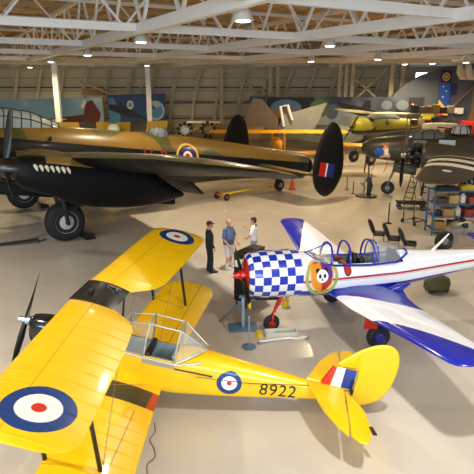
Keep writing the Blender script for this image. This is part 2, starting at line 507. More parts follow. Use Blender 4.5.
rud = smooth_loop([(6.52, .47), (6.2, .475), (6.12, .5), (6.28, .68), (6.5, .88), (6.75, 1.03), (6.98, 1.07), (7.15, .96), (7.22, .72), (7.21, .4), (7.14, .1), (6.97, -.14), (6.75, -.26), (6.56, -.3), (6.52, 0)], 3)
slab(rud, 'y', .06, 'rudder', MY, 0, moth)
q = MB(MT); q.box((6.47, .06, .12), (.03, .05, .26)); q.box((6.49, .1, .02), (.05, .03, .1)); q.tube([(6.49, .1, .05), (6.1, .17, -.02)], .005, 5); q.build('rudder_horn', DARK, moth)
q = MB(MT); q.tube([(6.35, .9, -.04), (6.46, .98, -.12), (6.6, 1.05, -.1)], .012, 6); q.build('trim_lever', MY, moth)
q = MB(MT); q.box((6.74, 1.2, .03), (.07, .2, .02), -.25); q.build('trim_tab', BLACK, moth)
q = MB(MT); q.tube([(6.35, 0, -.2), (6.62, 0, -.36)], .025, 8); q.build('tail_wheel_fork', BLACK, moth)
wheel(moth, MT, (6.66, 0, -.4), .09, .06, TYRE, STEEL, name='tail_wheel')
# serial
vs, fs = text2d('8922', .36, space=1.05)
tr = bvh(fus)
for s in (1, -1):
    project('serial_number', [([(x*s, y) for x, y in vs], fs, 0)], [BLACK], moth, tr, lambda a, b: (5.12+a*.95, 0, -.235+b+(a*.06)), (0, -s, 0), T=MT, cuts=.08)
# ================================================================== blue and white low-wing trainer
CD0, CZ0 = 3.2, -1.586
CT = frame(CD0, CZ0)
cw, cb = 'eceef0', '10219c'
def checks(d, y, z, nz):
    a = G.op('ARCTAN2', y, z)
    k = G.op('FLOOR', a*(18/(2*PI))) + G.op('FLOOR', (d-.02)/.2)
    odd = (k.mod(2.0) > .5)
    return [(odd, '1737b0')]
CCHK = paint('blue_white_checks', 'f2f3f5', checks, rough=.22, coat=.6, o=(CD0, CZ0), var=.03)
def fuspaint(d, y, z, nz):
    zl = (d-4.3).max(0.0)*.06 - .345
    rl = (d-4.2).max(0.0)*.042 - .085
    return [(z < zl, cb), ((z-rl).abs() < .028, 'b0222a'), ((z-rl+.05).abs() < .018, 'c9ccd4')]
CFUS = paint('white_blue_fuselage', cw, fuspaint, rough=.22, coat=.6, o=(CD0, CZ0), var=.03)
def wingpaint(d, y, z, nz):
    u = y.abs()
    inner = (u + (d-2.6)*(-.85)) < .85                     # blue next to the fuselage
    outer = (d - 2.55 - (u-2.45)*.40) < 0                    # blue along the outer leading edge
    return [(inner, cb), (outer*(u > 1.6), cb)]
CWNG = paint('blue_white_wing', cw, wingpaint, rough=.2, coat=.6, o=(CD0, CZ0), var=.05)
CBL = paint('gloss_blue', cb, rough=.2, coat=.6, var=.04)
CRED = paint('gloss_red', 'c01a10', rough=.25, coat=.5, var=.04)
cj = thing('trainer_airplane', 'blue and white low-wing airplane with chequered nose and open canopy', 'airplane', (0, 0, 0), (0, 0, 3.353))
cj.location = (-.088 - CD0*math.cos(3.353), 12.259 - CD0*math.sin(3.353), 0)
q = MB(CT)
body(q, [(1.6, .6, .56, -.62, 0, 2.2, 2.3), (2.0, .585, .44, -.63, -.05, 2.1, 2.6), (2.6, .55, .33, -.63, -.05, 2.1, 2.8), (3.4, .51, .28, -.62, -.06, 2.1, 2.8), (4.3, .45, .27, -.58, -.06, 2.1, 2.6),
         (4.55, .43, .37, -.56, -.06, 2.0, 2.5), (5.35, .34, .31, -.46, -.05, 2, 2.3), (6.7, .2, .25, -.27, 0, 2, 2), (7.7, .1, .22, -.05, .08, 2, 2), (8.1, .03, .18, .05, .1, 2, 2)], n=40, sub=4)
def cutc(bm):
    kill = [f for f in bm.faces if 2.05 < CD0-f.calc_center_median().x < 4.35 and abs(f.calc_center_median().y) < .33 and f.calc_center_median().z+CZ0 > .12]
    bmesh.ops.delete(bm, geom=kill, context='FACES')
cfus = q.build('fuselage', CFUS, cj, cut=cutc)
q = MB(CT)
body(q, [(.34, .36, .36, -.38, 0, 2, 2), (.31, .45, .45, -.46, 0, 2, 2), (.36, .52, .52, -.53, 0, 2, 2), (.5, .565, .56, -.575, 0, 2, 2), (.8, .59, .575, -.605, 0, 2, 2), (1.25, .605, .575, -.62, 0, 2, 2), (1.62, .605, .565, -.625, 0, 2.1, 2.2)], n=48, sub=2)
ccow = q.build('engine_cowling', CCHK, cj)
q = MB(CT); q.lathe((.325, 0, 0), [(.1, -.06), (.34, -.03), (.41, -.01), (.43, .05), (.40, .06)], (1, 0, 0), 32); q.build('cowl_shutter', CRED, ccow)
q = MB(CT); q.tube([(.5, -.1, -.585), (.62, -.1, -.66), (1.2, -.1, -.7), (1.4, -.1, -.62)], [.07, .09, .09, .06], 10); q.build('oil_cooler_scoop', BLACK, ccow)
q = MB(CT); q.lathe((.17, 0, 0), [(.03, -.2), (.07, -.17), (.085, -.1), (.08, -.02), (.13, .0), (.14, .1), (.14, .2)], (1, 0, 0), 24, mi=0)
spin = q.build('spinner', [CRED], None)
q = MB(CT); q.lathe((.17, 0, 0), [(.02, -.205), (.04, -.2), (.06, -.17), (.075, -.13), (.078, -.1)], (1, 0, 0), 20); q.build('spinner_tip', paint('pale_grey_metal', 'c9cdc8', rough=.3, metal=.4), spin)
q = MB(CT)
ph = R(60)
for sg in (1, -1):
    rr = []; mi = []
    for r, c, t, tw in ((.08, .1, .1, 60), (.2, .12, .08, 52), (.4, .17, .05, 40), (.7, .17, .03, 28), (.9, .15, .02, 22), (.901, .15, .02, 22), (1.0, .11, .014, 19), (1.04, .04, .008, 18)):
        ring = []
        for k in range(10):
            t_ = 2*PI*k/10; u, v = math.cos(t_)*c/2, math.sin(t_)*t/2
            x = u*math.sin(R(tw)) + v*math.cos(R(tw)); yy = u*math.cos(R(tw)) - v*math.sin(R(tw)); zz = -r*sg
            ring.append((.22+x, yy*math.cos(ph)*sg - zz*math.sin(ph), zz*math.cos(ph) + yy*math.sin(ph)*sg))
        rr.append(ring)
    q.loft(rr[:5], mi=0); q.loft(rr[5:], mi=1)
cprop = q.build('propeller', [BLACK, paint('yellow_blade_tip', 'e0c020', rough=.4)], cj)
spin.parent = cprop
for s in (1, -1):
    w = MB(CT)
    wing(w, [(s*.3, 2.3, 2.15, -.47, .15, 1), (s*.6, 2.42, 1.9, -.5, .15, 1), (s*1.0, 2.47, 1.74, -.52, .15, 1), (s*1.45, 2.5, 1.64, -.5, .145, 1), (s*2.6, 2.56, 1.36, -.33, .14, .5), (s*3.8, 2.62, 1.12, -.15, .13, 0),
             (s*4.6, 2.66, .96, -.04, .12, 0), (s*4.95, 2.69, .88, .0, .115, 0), (s*5.1, 2.75, .76, .02, .1, 0), (s*5.18, 2.9, .5, .03, .08, 0)], m=.02)
    cwi = w.build('wing', CWNG, cj)
    # fairing into the fuselage
    w = MB(CT); w.tube([(3.9, s*.6, -.52), (4.25, s*.5, -.47), (4.6, s*.42, -.42)], [.11, .12, .02], 10); w.build('wing_fillet', CBL, cj)
    q = MB(CT); q.tube([(2.85, s*4.2, -.14), (2.85, s*4.28, -.13)], .02, 6); q.build('aileron_weight', CRED, cwi)
    w = MB(CT); wing(w, [(s*.1, 7.25, .95, .2, .1, 0), (s*1.4, 7.45, .65, .22, .1, 0), (s*1.55, 7.55, .45, .22, .08, 0)], m=0); w.build('tailplane', CWNG, cj)
    # main gear
    q = MB(CT); q.tube([(3.0, s*1.44, -.5), (3.15, s*1.44, -1.0), (3.26, s*1.44, -1.28)], [.06, .05, .045], 10); q.tube([(3.26, s*1.3, -1.28), (3.26, s*1.5, -1.28)], .04, 8)
    q.build('main_gear_leg', CRED, cj)
    q = MB(CT); q.box((3.02, s*1.52, -.78), (.36, .03, .5), (0, .12, 0), bev=.01); q.build('gear_door', CRED, cj)
    wheel(cj, CT, (3.26, s*1.44, -1.286), .3, .2, paint('dark_blue_tyre', '10142e', rough=.5), CBL)
w = MB(CT); wing(w, [(.0, 7.0, 1.2, .2, .08, 0), (0, 7.35, .95, .8, .08, 0), (0, 7.65, .75, 1.3, .08, 0), (0, 7.8, .5, 1.42, .06, 0)], m=0, vert=True); w.build('fin', CBL, cj)
# nose gear
q = MB(CT)
q.tube([(1.28, 0, -.55), (1.16, 0, -.85), (1.06, 0, -1.08)], [.05, .05, .04], 10)
q.tube([(1.06, 0, -1.06), (1.02, .07, -1.15), (1.0, .085, -1.37)], .022, 8); q.tube([(1.06, 0, -1.06), (1.02, -.07, -1.15), (1.0, -.085, -1.37)], .022, 8)
q.tube([(1.5, 0, -.6), (1.3, 0, -.8), (1.14, 0, -.92)], .025, 8); q.tube([(1.0, -.11, -1.37), (1.0, .11, -1.37)], .025, 8)
q.build('nose_gear_leg', CRED, cj)
wheel(cj, CT, (1.0, 0, -1.366), .22, .12, TYRE, CRED)
# cockpit
q = MB(CT)
for x0, x1 in ((2.06, 3.2), (3.24, 4.33)):
    w, zb, zt = .32, -.4, .15
    q.add([(x0, -w, zb), (x1, -w, zb), (x1, w, zb), (x0, w, zb), (x0, -w, zt), (x1, -w, zt), (x1, w, zt), (x0, w, zt)], [(0, 1, 2, 3), (0, 1, 5, 4), (1, 2, 6, 5), (2, 3, 7, 6), (3, 0, 4, 7)])
ctub = q.build('cockpit_tub', paint('grey_cockpit', '7f8b8c', rough=.6), cj)
for x0 in (3.05, 4.15):
    q = MB(CT); q.box((x0-.15, 0, -.15), (.4, .42, .08), bev=.02); q.box((x0+.08, 0, .13), (.08, .42, .56), bev=.02); q.build('seat', DARK, ctub)
q = MB(CT); q.box((2.2, 0, .25), (.16, .6, .2), bev=.03); q.build('instrument_panel', DARK, ctub)
q = MB(CT); q.box((3.3, 0, .2), (.14, .56, .2), bev=.03); q.build('instrument_panel', DARK, ctub)
def carch(mb, d, w, z0, zt, lean, r):
    pts = []
    for k in range(13):
        a = PI*k/12
        pts.append((d+lean*math.sin(a), w*math.copysign(abs(math.cos(a))**.8, math.cos(a)), z0+(zt-z0)*math.sin(a)**.85))
    mb.tube(pts, r, 8)
q = MB(CT)
for d, w, z0, zt, ln in ((2.4, .4, .22, .69, .06), (2.9, .42, .18, .7, .02), (3.55, .41, .18, .7, .02), (3.66, .4, .18, .68, .03)):
    carch(q, d, w, z0, zt, ln, .028 if d < 3.6 else .018)
for s in (1, -1):
    q.tube([(1.82, s*.02, .48), (2.0, s*.3, .38), (2.4, s*.42, .23), (3.4, s*.44, .18), (4.2, s*.41, .2), (4.55, s*.2, .34), (4.62, 0, .38)], .03, 8)
q.tube([(1.84, 0, .48), (2.46, 0, .69)], .016, 8)
ccan = q.build('canopy_frame', CBL, cj)
q = MB(CT)
def shell(d0, w0, z0, h0, d1, w1, z1, h1, l0=0, l1=0):
    r = []
    for d, w, z, h, l in ((d0, w0, z0, h0, l0), (d1, w1, z1, h1, l1)):
        r.append([(d+l*math.sin(PI*k/14), w*math.cos(PI*k/14), z+(h-z)*math.sin(PI*k/14)**.85) for k in range(15)])
    q.loft(r, caps=False, closed=False)
CGL = glass('canopy_plexiglass', (.88, .93, .95), .8)
shell(2.0, .32, .36, .42, 2.4, .4, .22, .68, 0, .06); q.build('windscreen', CGL, ccan)
q = MB(CT)
shell(3.64, .4, .18, .67, 4.15, .39, .2, .58); shell(4.15, .39, .2, .58, 4.6, .18, .34, .38)
q.build('rear_canopy', CGL, ccan)
q = MB(CT); q.tube([(5.36, 0, .26), (5.6, 0, .48), (5.86, 0, .74)], [.05, .045, .025], 8, flat=.5); q.build('antenna_mast', WHITE, cj)
# panda badge, red roundel
trc = bvh(cfus, ccow)
BG = paint('badge_gold', 'd8b04a', rough=.4); BP = paint('badge_purple', '5a2a86', rough=.4); BO = paint('badge_orange', 'e08a1c', rough=.4); BR = paint('badge_red', 'b02418', rough=.4)
BN = paint('badge_green_laurel', 'a9a860', rough=.5); BKG = paint('badge_black', '0c0c10', rough=.4); BW = paint('badge_white', 'f6f4ee', rough=.4)
def shield(k):
    return [(x*k, y*k) for x, y in ((-.27, .28), (-.14, .31), (0, .28), (.14, .31), (.27, .28), (.28, .05), (.24, -.15), (.13, -.27), (0, -.34), (-.13, -.27), (-.24, -.15), (-.28, .05))]
for s in (1, -1):
    fl = []
    for k in range(30):                                            # laurel leaves round the shield
        a = R(-82 + k*(128/14)) if k < 15 else R(134 + (k-15)*(128/14))
        cx_, cy_ = .39*math.cos(a), .40*math.sin(a)
        fl.append(patch([(cx_+.11*math.cos(a+b)*c_, cy_+.11*math.sin(a+b)*c_) for b, c_ in ((1.2, 1.1), (2.4, .4), (4.2, 1.0), (5.4, .4))], 0))
    fl.append(patch(shield(1.12), 1)); fl.append(patch(shield(1.0), 2))
    fl.append(([(-.28, .05), (-.27, .28), (0, .28), (0, -.34), (-.13, -.27), (-.24, -.15)], [(0, 1, 2, 3, 4, 5)], 3))
    fl.append(patch([(0, -.34), (.13, -.27), (.24, -.15), (.27, -.02), (0, -.1)], 4))
    fl.append(patch(ngon(-.11, .14, .055), 5)); fl.append(patch(ngon(.11, .14, .055), 5))   # ears
    fl.append(patch(ngon(0, .02, .155, .14, 28), 6))
    fl.append(patch(ngon(-.062, .03, .036, .046), 7)); fl.append(patch(ngon(.062, .03, .036, .046), 7)); fl.append(patch(ngon(0, -.03, .024, .018), 7))
    fl.append(patch([(-.045, -.06), (0, -.05), (.045, -.06), (0, -.07)], 7))
    project('panda_badge', fl, [BN, BG, BP, BO, BR, BKG, BW, BKG], cj, trc, lambda a, b: (2.1+a*1.0, 0, .0+b*1.1), (0, -s, .0), T=CT, cuts=.06, off=.012)
    project('red_oval', [patch(ngon(0, 0, .1, .155, 24), 0), patch(ngon(0, 0, .08, .135, 24), 1)], [BKG, BR], cj, trc, lambda a, b: (2.80+a, 0, .12+b), (0, -s, 0), T=CT, cuts=.06, off=.01)
# ================================================================== four-engined black bomber
LT = frame(0, 0)
DE, DG, NB = '735a26', '4a4826', '08080a'
def camo(d, y, z, nz):
    return [((nz(.33, 1) > .5), DG)]
LTOP = paint('brown_green_camouflage', DE, camo, rough=.33, coat=.2, o=(0, 0), var=.1, vscale=1.2)
LBLK = paint('night_black', '070708', rough=.5, o=(0, 0), var=.2, spec=.18)
def lfus(d, y, z, nz):
    blk = z < (d*.034 + 3.82)
    return camo(d, y, z, nz) + [(blk, NB), (disc(d, z, 6.72, 3.88, .66), 'd8ac18'), (disc(d, z, 6.72, 3.88, .55), '1c1c64'), (disc(d, z, 6.72, 3.88, .27), 'e8e4da'), (disc(d, z, 6.72, 3.88, .15), 'a81c14')]
LFUS = paint('bomber_fuselage_paint', DE, lfus, rough=.36, coat=.08, spec=.35, o=(0, 0), var=.1, vscale=1.2)
LFIN = paint('black_fin_paint', NB, lambda d, y, z, nz: [((y.abs() > 4.44)*(z > 3.85)*(z < 4.56)*(d > 12.55)*(d < 13.0), 'b01c14'), ((y.abs() > 4.44)*(z > 3.85)*(z < 4.56)*(d > 13.0)*(d < 13.1), 'e6e6e2'), ((y.abs() > 4.44)*(z > 3.85)*(z < 4.56)*(d > 13.1)*(d < 13.6), '1f2c78')],
             rough=.6, o=(0, 0), var=.15, spec=.25)
EXH = paint('pale_exhaust', 'd6d0c4', rough=.6, metal=.2)
lan = thing('bomber', 'large black and camouflaged four-engined bomber with twin oval fins', 'airplane', (-9.09, 23.69, 0), (0, -R(10), R(214)))
q = MB(LT)
body(q, [(-5.3, .25, 2.9, 2.3, 2.6, 2, 2), (-5.1, .6, 3.3, 2.0, 2.6, 2, 2), (-4.5, .85, 3.65, 1.8, 2.7, 2, 2.2), (-3.5, .98, 3.95, 1.75, 2.9, 2.1, 2.6), (-2, 1.02, 4.3, 1.78, 3, 2.3, 3), (0, 1.03, 4.48, 1.8, 3.1, 2.3, 3.2), (3, 1.03, 4.66, 1.82, 3.2, 2.3, 3.2),
         (6.2, 1.0, 4.84, 1.9, 3.4, 2.2, 3), (7.2, .97, 4.88, 2.35, 3.5, 2.1, 2.4), (10.5, .84, 4.9, 2.9, 3.8, 2, 2), (13.7, .62, 4.88, 3.2, 4.0, 2, 2), (15.3, .52, 4.84, 3.3, 4.1, 2, 2), (15.4, .44, 4.75, 3.4, 4.1, 2, 2)], n=40, sub=4)
lfu = q.build('fuselage', LFUS, lan)
def by_normal(o, zmin=.0, idx=1):
    for p in o.data.polygons:
        if p.normal.z < zmin: p.material_index = idx
for s in (1, -1):
    q = MB(LT)
    wing(q, [(s*.5, -1.6, 5.0, 3.05, .17, 4), (s*3.6, -1.55, 4.8, 3.2, .165, 4), (s*7.2, -1.2, 4.05, 3.68, .15, 4), (s*12, -.6, 3.0, 4.22, .13, 4), (s*14, -.3, 2.45, 4.36, .12, 4), (s*14.8, -.02, 2.0, 4.42, .1, 4), (s*15.3, .35, 1.35, 4.45, .09, 4), (s*15.55, .8, .6, 4.47, .08, 4)], m=.02)
    wi = q.build('wing', [LTOP, LBLK], lan); by_normal(wi, -.12)
    q = MB(LT)   # lowered flap behind the inner panel
    q.loft([[(a, s*y, zz) for a, zz in ((3.0-(y-1)*.06, 2.62+(y-1)*.1), (3.3-(y-1)*.06, 2.62+(y-1)*.1), (3.75-(y-1)*.05, 2.25+(y-1)*.1), (3.7-(y-1)*.05, 2.2+(y-1)*.1))] for y in (1.15, 8.4)])
    q.build('flap', LBLK, lan)
    q = MB(LT); q.box((1.6, s*.95, 1.72), (9.4, .08, .7), (s*.12, 0, 0), bev=.03); q.build('bomb_bay_door', LBLK, lan)
    for yy, hd, hz, end, zb in ((7.2, -3.15, 3.16, 3.2, 2.1), (3.6, -3.25, 2.95, 3.9, 1.95)):
        q = MB(LT)
        yy *= s
        rr = []
        for d, w, zt, zb_ in catmull([(hd+.28, .36, hz+.37, hz-.4), (hd+.6, .44, hz+.46, hz-.62), (hd+1.4, .5, hz+.52, hz-.78), (hd+2.4, .52, hz+.55, zb+.02), (hd+3.6, .54, hz+.62, zb), (hd+4.6, .5, hz+.5, zb+.1), (end-.9, .36, hz+.05, zb+.28), (end, .06, hz-.36, hz-.5)], 3):
            ring = []
            for k in range(24):
                a = 2*PI*(k+.5)/24; zm = (zt+zb_)/2
                ring.append((d, yy+w*math.copysign(abs(math.cos(a))**.8, math.cos(a)), zm+(zt-zm)*math.copysign(abs(math.sin(a))**.8, math.sin(a))))
            rr.append(ring)
        q.loft(rr)
        na = q.build('engine_nacelle', [LTOP, LBLK], lan)
        for p in na.data.polygons:
            p.material_index = 0 if (p.center.z > hz+.28 and -p.center.x > hd+1.0) else 1
        for sd in (1, -1):
            q = MB(LT)
            for k in range(7):
                x = hd+.75+k*.17
                q.tube([(x, yy+sd*.44, hz+.2), (x+.02, yy+sd*.54, hz+.16), (x+.07, yy+sd*.54, hz+.05)], [.05, .055, .018], 8)
            q.build('exhaust_stubs', EXH, na)
        q = MB(LT); q.lathe((hd, yy, hz), [(.02, -.42), (.14, -.36), (.26, -.18), (.34, .05), (.36, .3)], (1, 0, 0), 24); sp_ = q.build('spinner', BLACK, na)
        q = MB(LT)
        a0 = {(7.2, 1): 0, (3.6, 1): 62, (7.2, -1): 20, (3.6, -1): 75}[(abs(yy), s)]
        for b in range(3):
            an = R(a0+120*b); rr = []
            for r, c, t, tw in ((.2, .16, .12, 60), (.5, .26, .08, 45), (.95, .3, .05, 32), (1.4, .26, .035, 25), (1.68, .18, .02, 22), (1.78, .06, .01, 20)):
                ring = []
                for k in range(10):
                    t_ = 2*PI*k/10; u, v = math.cos(t_)*c/2, math.sin(t_)*t/2
                    x = u*math.sin(R(tw))+v*math.cos(R(tw)); y2 = u*math.cos(R(tw))-v*math.sin(R(tw))
                    ring.append((hd+x, yy+y2*math.cos(an)+r*math.sin(an), hz-y2*math.sin(an)+r*math.cos(an)))
                rr.append(ring)
            q.loft(rr)
        q.build('propeller', DARK, na)
    # tail
    q = MB(LT); wing(q, [(s*.3, 11.3, 2.1, 3.85, .12, 0), (s*4.3, 11.9, 1.6, 3.86, .1, 0)], m=0)
    tp_ = q.build('tailplane', [LTOP, LBLK], lan); by_normal(tp_, -.12)
    ol = smooth_loop([(12.95, 6.68), (13.4, 6.62), (13.8, 6.25), (14.1, 5.5), (14.32, 4.6), (14.3, 3.9), (14.0, 3.2), (13.55, 2.84), (13.1, 2.84), (12.6, 3.15), (12.28, 3.7), (12.18, 4.5), (12.3, 5.4), (12.55, 6.25)], 3)
    cx, cz = 13.2, 4.7
    q = MB(LT); q.loft([[(cx+(p[0]-cx)*k, s*4.4+h, cz+(p[1]-cz)*k) for p in ol] for k, h in ((.8, -.12), (.95, -.08), (1, 0), (.95, .08), (.8, .12))])
    fi = q.build('fin', LFIN, lan, smooth=60)
    q = MB(LT); q.tube([(13.62, s*4.4, 2.9), (13.55, s*4.4, 4.7), (13.45, s*4.4, 6.5)], .012, 6); q.build('rudder_hinge', DARK, fi)
    # main wheels
    wheel(lan, LT, (-.05, s*3.6, .83), .82, .62, TYRE, paint('pale_wheel_hub', 'b7b9b4', rough=.5, var=.3, vscale=8))
    q = MB(LT)
    for e in (-.5, .5):
        q.tube([(-.75, s*3.6+e, 2.6), (-.3, s*3.6+e, 1.6), (-.05, s*3.6+e*.9, .83)], [.1, .09, .07], 10)
        q.tube([(1.9, s*3.6+e*.8, 2.2), (-.2, s*3.6+e, 1.35)], .055, 8); q.tube([(1.1, s*3.6+e*.8, 2.3), (.1, s*3.6+e, 1.5), (.5, s*3.6+e, 1.2)], .035, 8)
    q.tube([(-.05, s*3.6-.5, .83), (-.05, s*3.6+.5, .83)], .08, 10); q.tube([(-.3, s*3.6-.5, 1.6), (-.3, s*3.6+.5, 1.6)], .05, 8)
    q.build('main_gear_leg', DARK, lan)
# tail wheel
q = MB(LT); q.tube([(13.35, 0, 3.4), (13.6, 0, 2.95)], .09, 10); q.tube([(13.55, .14, 3.0), (13.75, .16, 2.78)], .035, 8); q.tube([(13.55, -.14, 3.0), (13.75, -.16, 2.78)], .035, 8)
q.build('tail_wheel_strut', DARK, lan)
wheel(lan, LT, (13.78, 0, 2.8), .36, .24, TYRE, STEEL, name='tail_wheel')
# turrets and cockpit glazing
def turret(d, z, r, h, name, n=9):
    q = MB(LT); q.lathe((d, 0, z), [(r, 0), (r*.98, h*.35), (r*.8, h*.75), (r*.45, h*.96), (.02, h)], (0, 0, 1), 20); t = q.build(name, glass('turret_plexiglass', (.25, .29, .31), .4), lan)
    q = MB(LT)
    for k in range(n):
        a = 2*PI*k/n
        q.tube([(d+r*f*math.cos(a), r*f*math.sin(a), z+hh) for f, hh in ((1.01, 0), (.99, h*.35), (.81, h*.76), (.46, h*.97))], .02, 5)
    q.build('turret_frame', DARK, t); return t
turret(5.4, 4.66, .52, .48, 'dorsal_turret')
q = MB(LT)
for e in (-.1, .1): q.tube([(5.6, e, 4.88), (6.6, e, 5.02)], .03, 6)
q.build('gun', DARK, lan)
q = MB(LT); q.ball((15.6, 0, 4.1), (.45, .5, .62), 16); rt = q.build('rear_turret', LBLK, lan)
q = MB(LT)
for e in (-.3, -.1, .1, .3): q.tube([(15.9, e, 4.2), (16.7, e, 4.18)], .025, 6)
q.build('gun', DARK, rt)
CAN = [(-3.3, .3, 4.05), (-2.8, .55, 4.7), (-2.0, .58, 4.95), (-.9, .55, 4.95), (.35, .42, 4.62)]
q = MB(LT); q.loft([[(d, w*math.cos(PI*k/10), 3.9+(zt-3.9)*math.sin(PI*k/10)**.7) for k in range(11)] for d, w, zt in CAN], caps=False, closed=False)
cg = q.build('cockpit_glazing', glass('greenhouse_glass', (.6, .66, .66), .5), lan)
q = MB(LT)
for d, w, zt in catmull(CAN, 3):
    q.tube([(d, w*1.01*math.cos(PI*k/10), 3.9+(zt-3.89)*math.sin(PI*k/10)**.7) for k in range(11)], .022, 5)
for k in (0, 2, 5, 8, 10):
    q.tube([(d, w*1.01*math.cos(PI*k/10), 3.9+(zt-3.89)*math.sin(PI*k/10)**.7) for d, w, zt in CAN], .022, 5)
q.build('glazing_frame', DARK, cg)
q = MB(LT); q.tube([(1.6, 0, 4.5), (1.65, 0, 5.05)], .03, 6); q.build('antenna', DARK, lan)
q = MB(LT); q.tube([(-.2, .9, 3.95), (-.1, .93, 3.93)], .1, 8); q.build('side_blister', DARK, lan)
trl = bvh(lfu)
LR = paint('dull_red_letters', '86120f', rough=.5)
for ch, dx in (('V', 4.5), ('R', 5.4)):
    vs, fs = text2d(ch, 1.15); vs = [(x*.8, y) for x, y in vs]
    for s in (1, -1):
        dd = dx if s > 0 else 10.1-dx
        project('code_letter', [([(x*s, y) for x, y in vs], fs, 0)], [LR], lan, trl, lambda a, b: (dd+a, 0, 3.6+b), (0, -s, 0), T=LT, cuts=.2, off=.012)

# ================================================================== olive twin-engined bomber
OL = '3b382c'
BT = frame(0, 0)
BOL = paint('olive_drab', OL, rough=.4, coat=.1, spec=.35, o=(0, 0), var=.12, vscale=1.0)
def bwing(d, y, z, nz):
    L = []
    for a, b in ((2.9, 3.75), (4.5, 5.35), (6.1, 6.95)): L.append(((y.abs() > a)*(y.abs() < b), 'd9d6cc'))
    for a, b in ((3.75, 4.5), (5.35, 6.1)): L.append(((y.abs() > a)*(y.abs() < b), '1b1b1b'))
    L.append((disc(d, y.abs(), 3.3, 8.3, .62), '2c2e4c'))
    L.append((disc(d, y.abs(), 3.3, 8.3, .2), 'e6e2d8'))
    return L
BWG = paint('olive_wing_with_stripes', OL, bwing, rough=.45, coat=.05, spec=.35, o=(0, 0), var=.1)
mit = thing('medium_bomber', 'olive twin-engined bomber with striped wing and pin-up painting on its nose', 'airplane', (8.84, 30.5, 0), (0, 0, R(157)))
q = MB(BT)
body(q, [(-1.66, .12, 2.75, 2.5, 2.62, 2, 2), (-1.5, .38, 2.98, 2.3, 2.62, 2, 2), (-1.0, .6, 3.22, 2.1, 2.62, 2, 2.1), (0, .7, 3.38, 1.98, 2.62, 2.1, 2.4), (1.2, .72, 3.48, 1.9, 2.6, 2.2, 2.6), (2.2, .73, 3.55, 1.85, 2.6, 2.3, 3), (5, .75, 3.66, 1.85, 2.7, 2.3, 3), (8, .68, 3.64, 2.0, 2.8, 2.2, 2.8), (11, .5, 3.55, 2.4, 2.9, 2, 2.4), (13.8, .25, 3.45, 2.9, 3.1, 2, 2)], n=36, sub=4)
bfu = q.build('fuselage', BOL, mit)
for s in (1, -1):
    q = MB(BT)
    wing(q, [(s*.4, 2.3, 3.5, 2.35, .16, 1), (s*2.9, 2.3, 3.2, 2.55, .16, 1), (s*6, 2.28, 2.5, 2.6, .14, 1), (s*8.6, 2.22, 2.1, 2.62, .12, 1), (s*10.0, 2.2, 1.75, 2.62, .1, 1), (s*10.6, 2.3, 1.4, 2.62, .09, 1), (s*10.9, 2.6, .8, 2.62, .07, 1)], m=.02)
    q.build('wing', BWG, mit)
    q = MB(BT); rr = []
    for d, r in catmull([(2.0, .5), (1.95, .62), (2.1, .7), (2.4, .72), (2.8, .72), (4.4, .6), (5.8, .3), (6.6, .05)], 3):
        rr.append([(d, s*2.9+r*math.cos(2*PI*k/28), 2.65-max(0, d-2)*.05+r*math.sin(2*PI*k/28)) for k in range(28)])
    q.loft(rr); na = q.build('engine_nacelle', BOL, mit)
    q = MB(BT); q.lathe((1.2, s*2.9, 2.65), [(.1, -.1), (.24, -.05), (.26, .2), (.3, .3), (.3, .8)], (1, 0, 0), 20)
    for k in range(18):
        a = 2*PI*k/18; q.box((1.45+.3*(k%2), s*2.9+.42*math.cos(a), 2.65+.42*math.sin(a)), (.22, .17, .4), (a-PI/2, 0, 0), bev=.03)
    q.lathe((2.0, s*2.9, 2.65), [(.6, -.03), (.66, 0), (.6, .03)], (1, 0, 0), 28)
    q.build('engine_cylinders', DARK, na)
    q = MB(BT); q.lathe((1.05, s*2.9, 2.65), [(.03, -.18), (.1, -.14), (.13, .0), (.2, .18)], (1, 0, 0), 20); q.build('propeller_dome', STEEL, na)
    q = MB(BT)
    for b in range(3):
        an = R(180+120*b)
        rr = []
        for r, c, t in ((.12, .12, .1), (.4, .22, .06), (.9, .26, .04), (1.4, .22, .02), (1.65, .08, .01)):
            rr.append([(1.0+math.cos(2*PI*k/8)*c*.35, s*2.9+r*math.sin(an)+math.cos(2*PI*k/8)*c*.4*math.cos(an)-math.sin(2*PI*k/8)*t*.4, 2.65+r*math.cos(an)-math.cos(2*PI*k/8)*c*.4*math.sin(an)) for k in range(8)])
        q.loft(rr)
    q.build('propeller', DARK, na)
    wheel(mit, BT, (4.4, s*2.9, .58), .58, .4, TYRE, STEEL)
    q = MB(BT); q.tube([(4.0, s*2.9, 2.2), (4.4, s*2.62, 1.2), (4.4, s*2.62, .58)], .09, 10); q.tube([(4.4, s*2.6, .58), (4.4, s*2.95, .58)], .06, 8); q.build('main_gear_leg', DARK, mit)
    q = MB(BT); wing(q, [(s*.2, 12.0, 1.8, 3.4, .1, 0), (s*3.2, 12.2, 1.4, 3.42, .1, 0)], m=0); q.build('tailplane', BOL, mit)
    ol = smooth_loop([(12.3, 4.6), (12.9, 4.75), (13.6, 4.55), (13.8, 3.8), (13.6, 2.9), (13.0, 2.6), (12.4, 2.8), (12.1, 3.6)], 3)
    q = MB(BT); q.loft([[(13+(p[0]-13)*k, s*3.2+h, 3.6+(p[1]-3.6)*k) for p in ol] for k, h in ((.85, -.08), (1, 0), (.85, .08))]); q.build('fin', BOL, mit)
wheel(mit, BT, (0, 0, .39), .39, .26, TYRE, paint('grey_wheel_disc', '8d949c', rough=.5))
q = MB(BT); q.tube([(.5, 0, 2.0), (.2, 0, 1.2), (.1, 0, .95)], [.08, .07, .06], 10); q.tube([(.1, 0, .98), (.05, .18, .8), (0, .19, .39)], .04, 8); q.tube([(0, .2, .39), (0, -.1, .39)], .035, 8); q.tube([(1.5, .1, 1.95), (.3, .05, 1.4)], .035, 8)
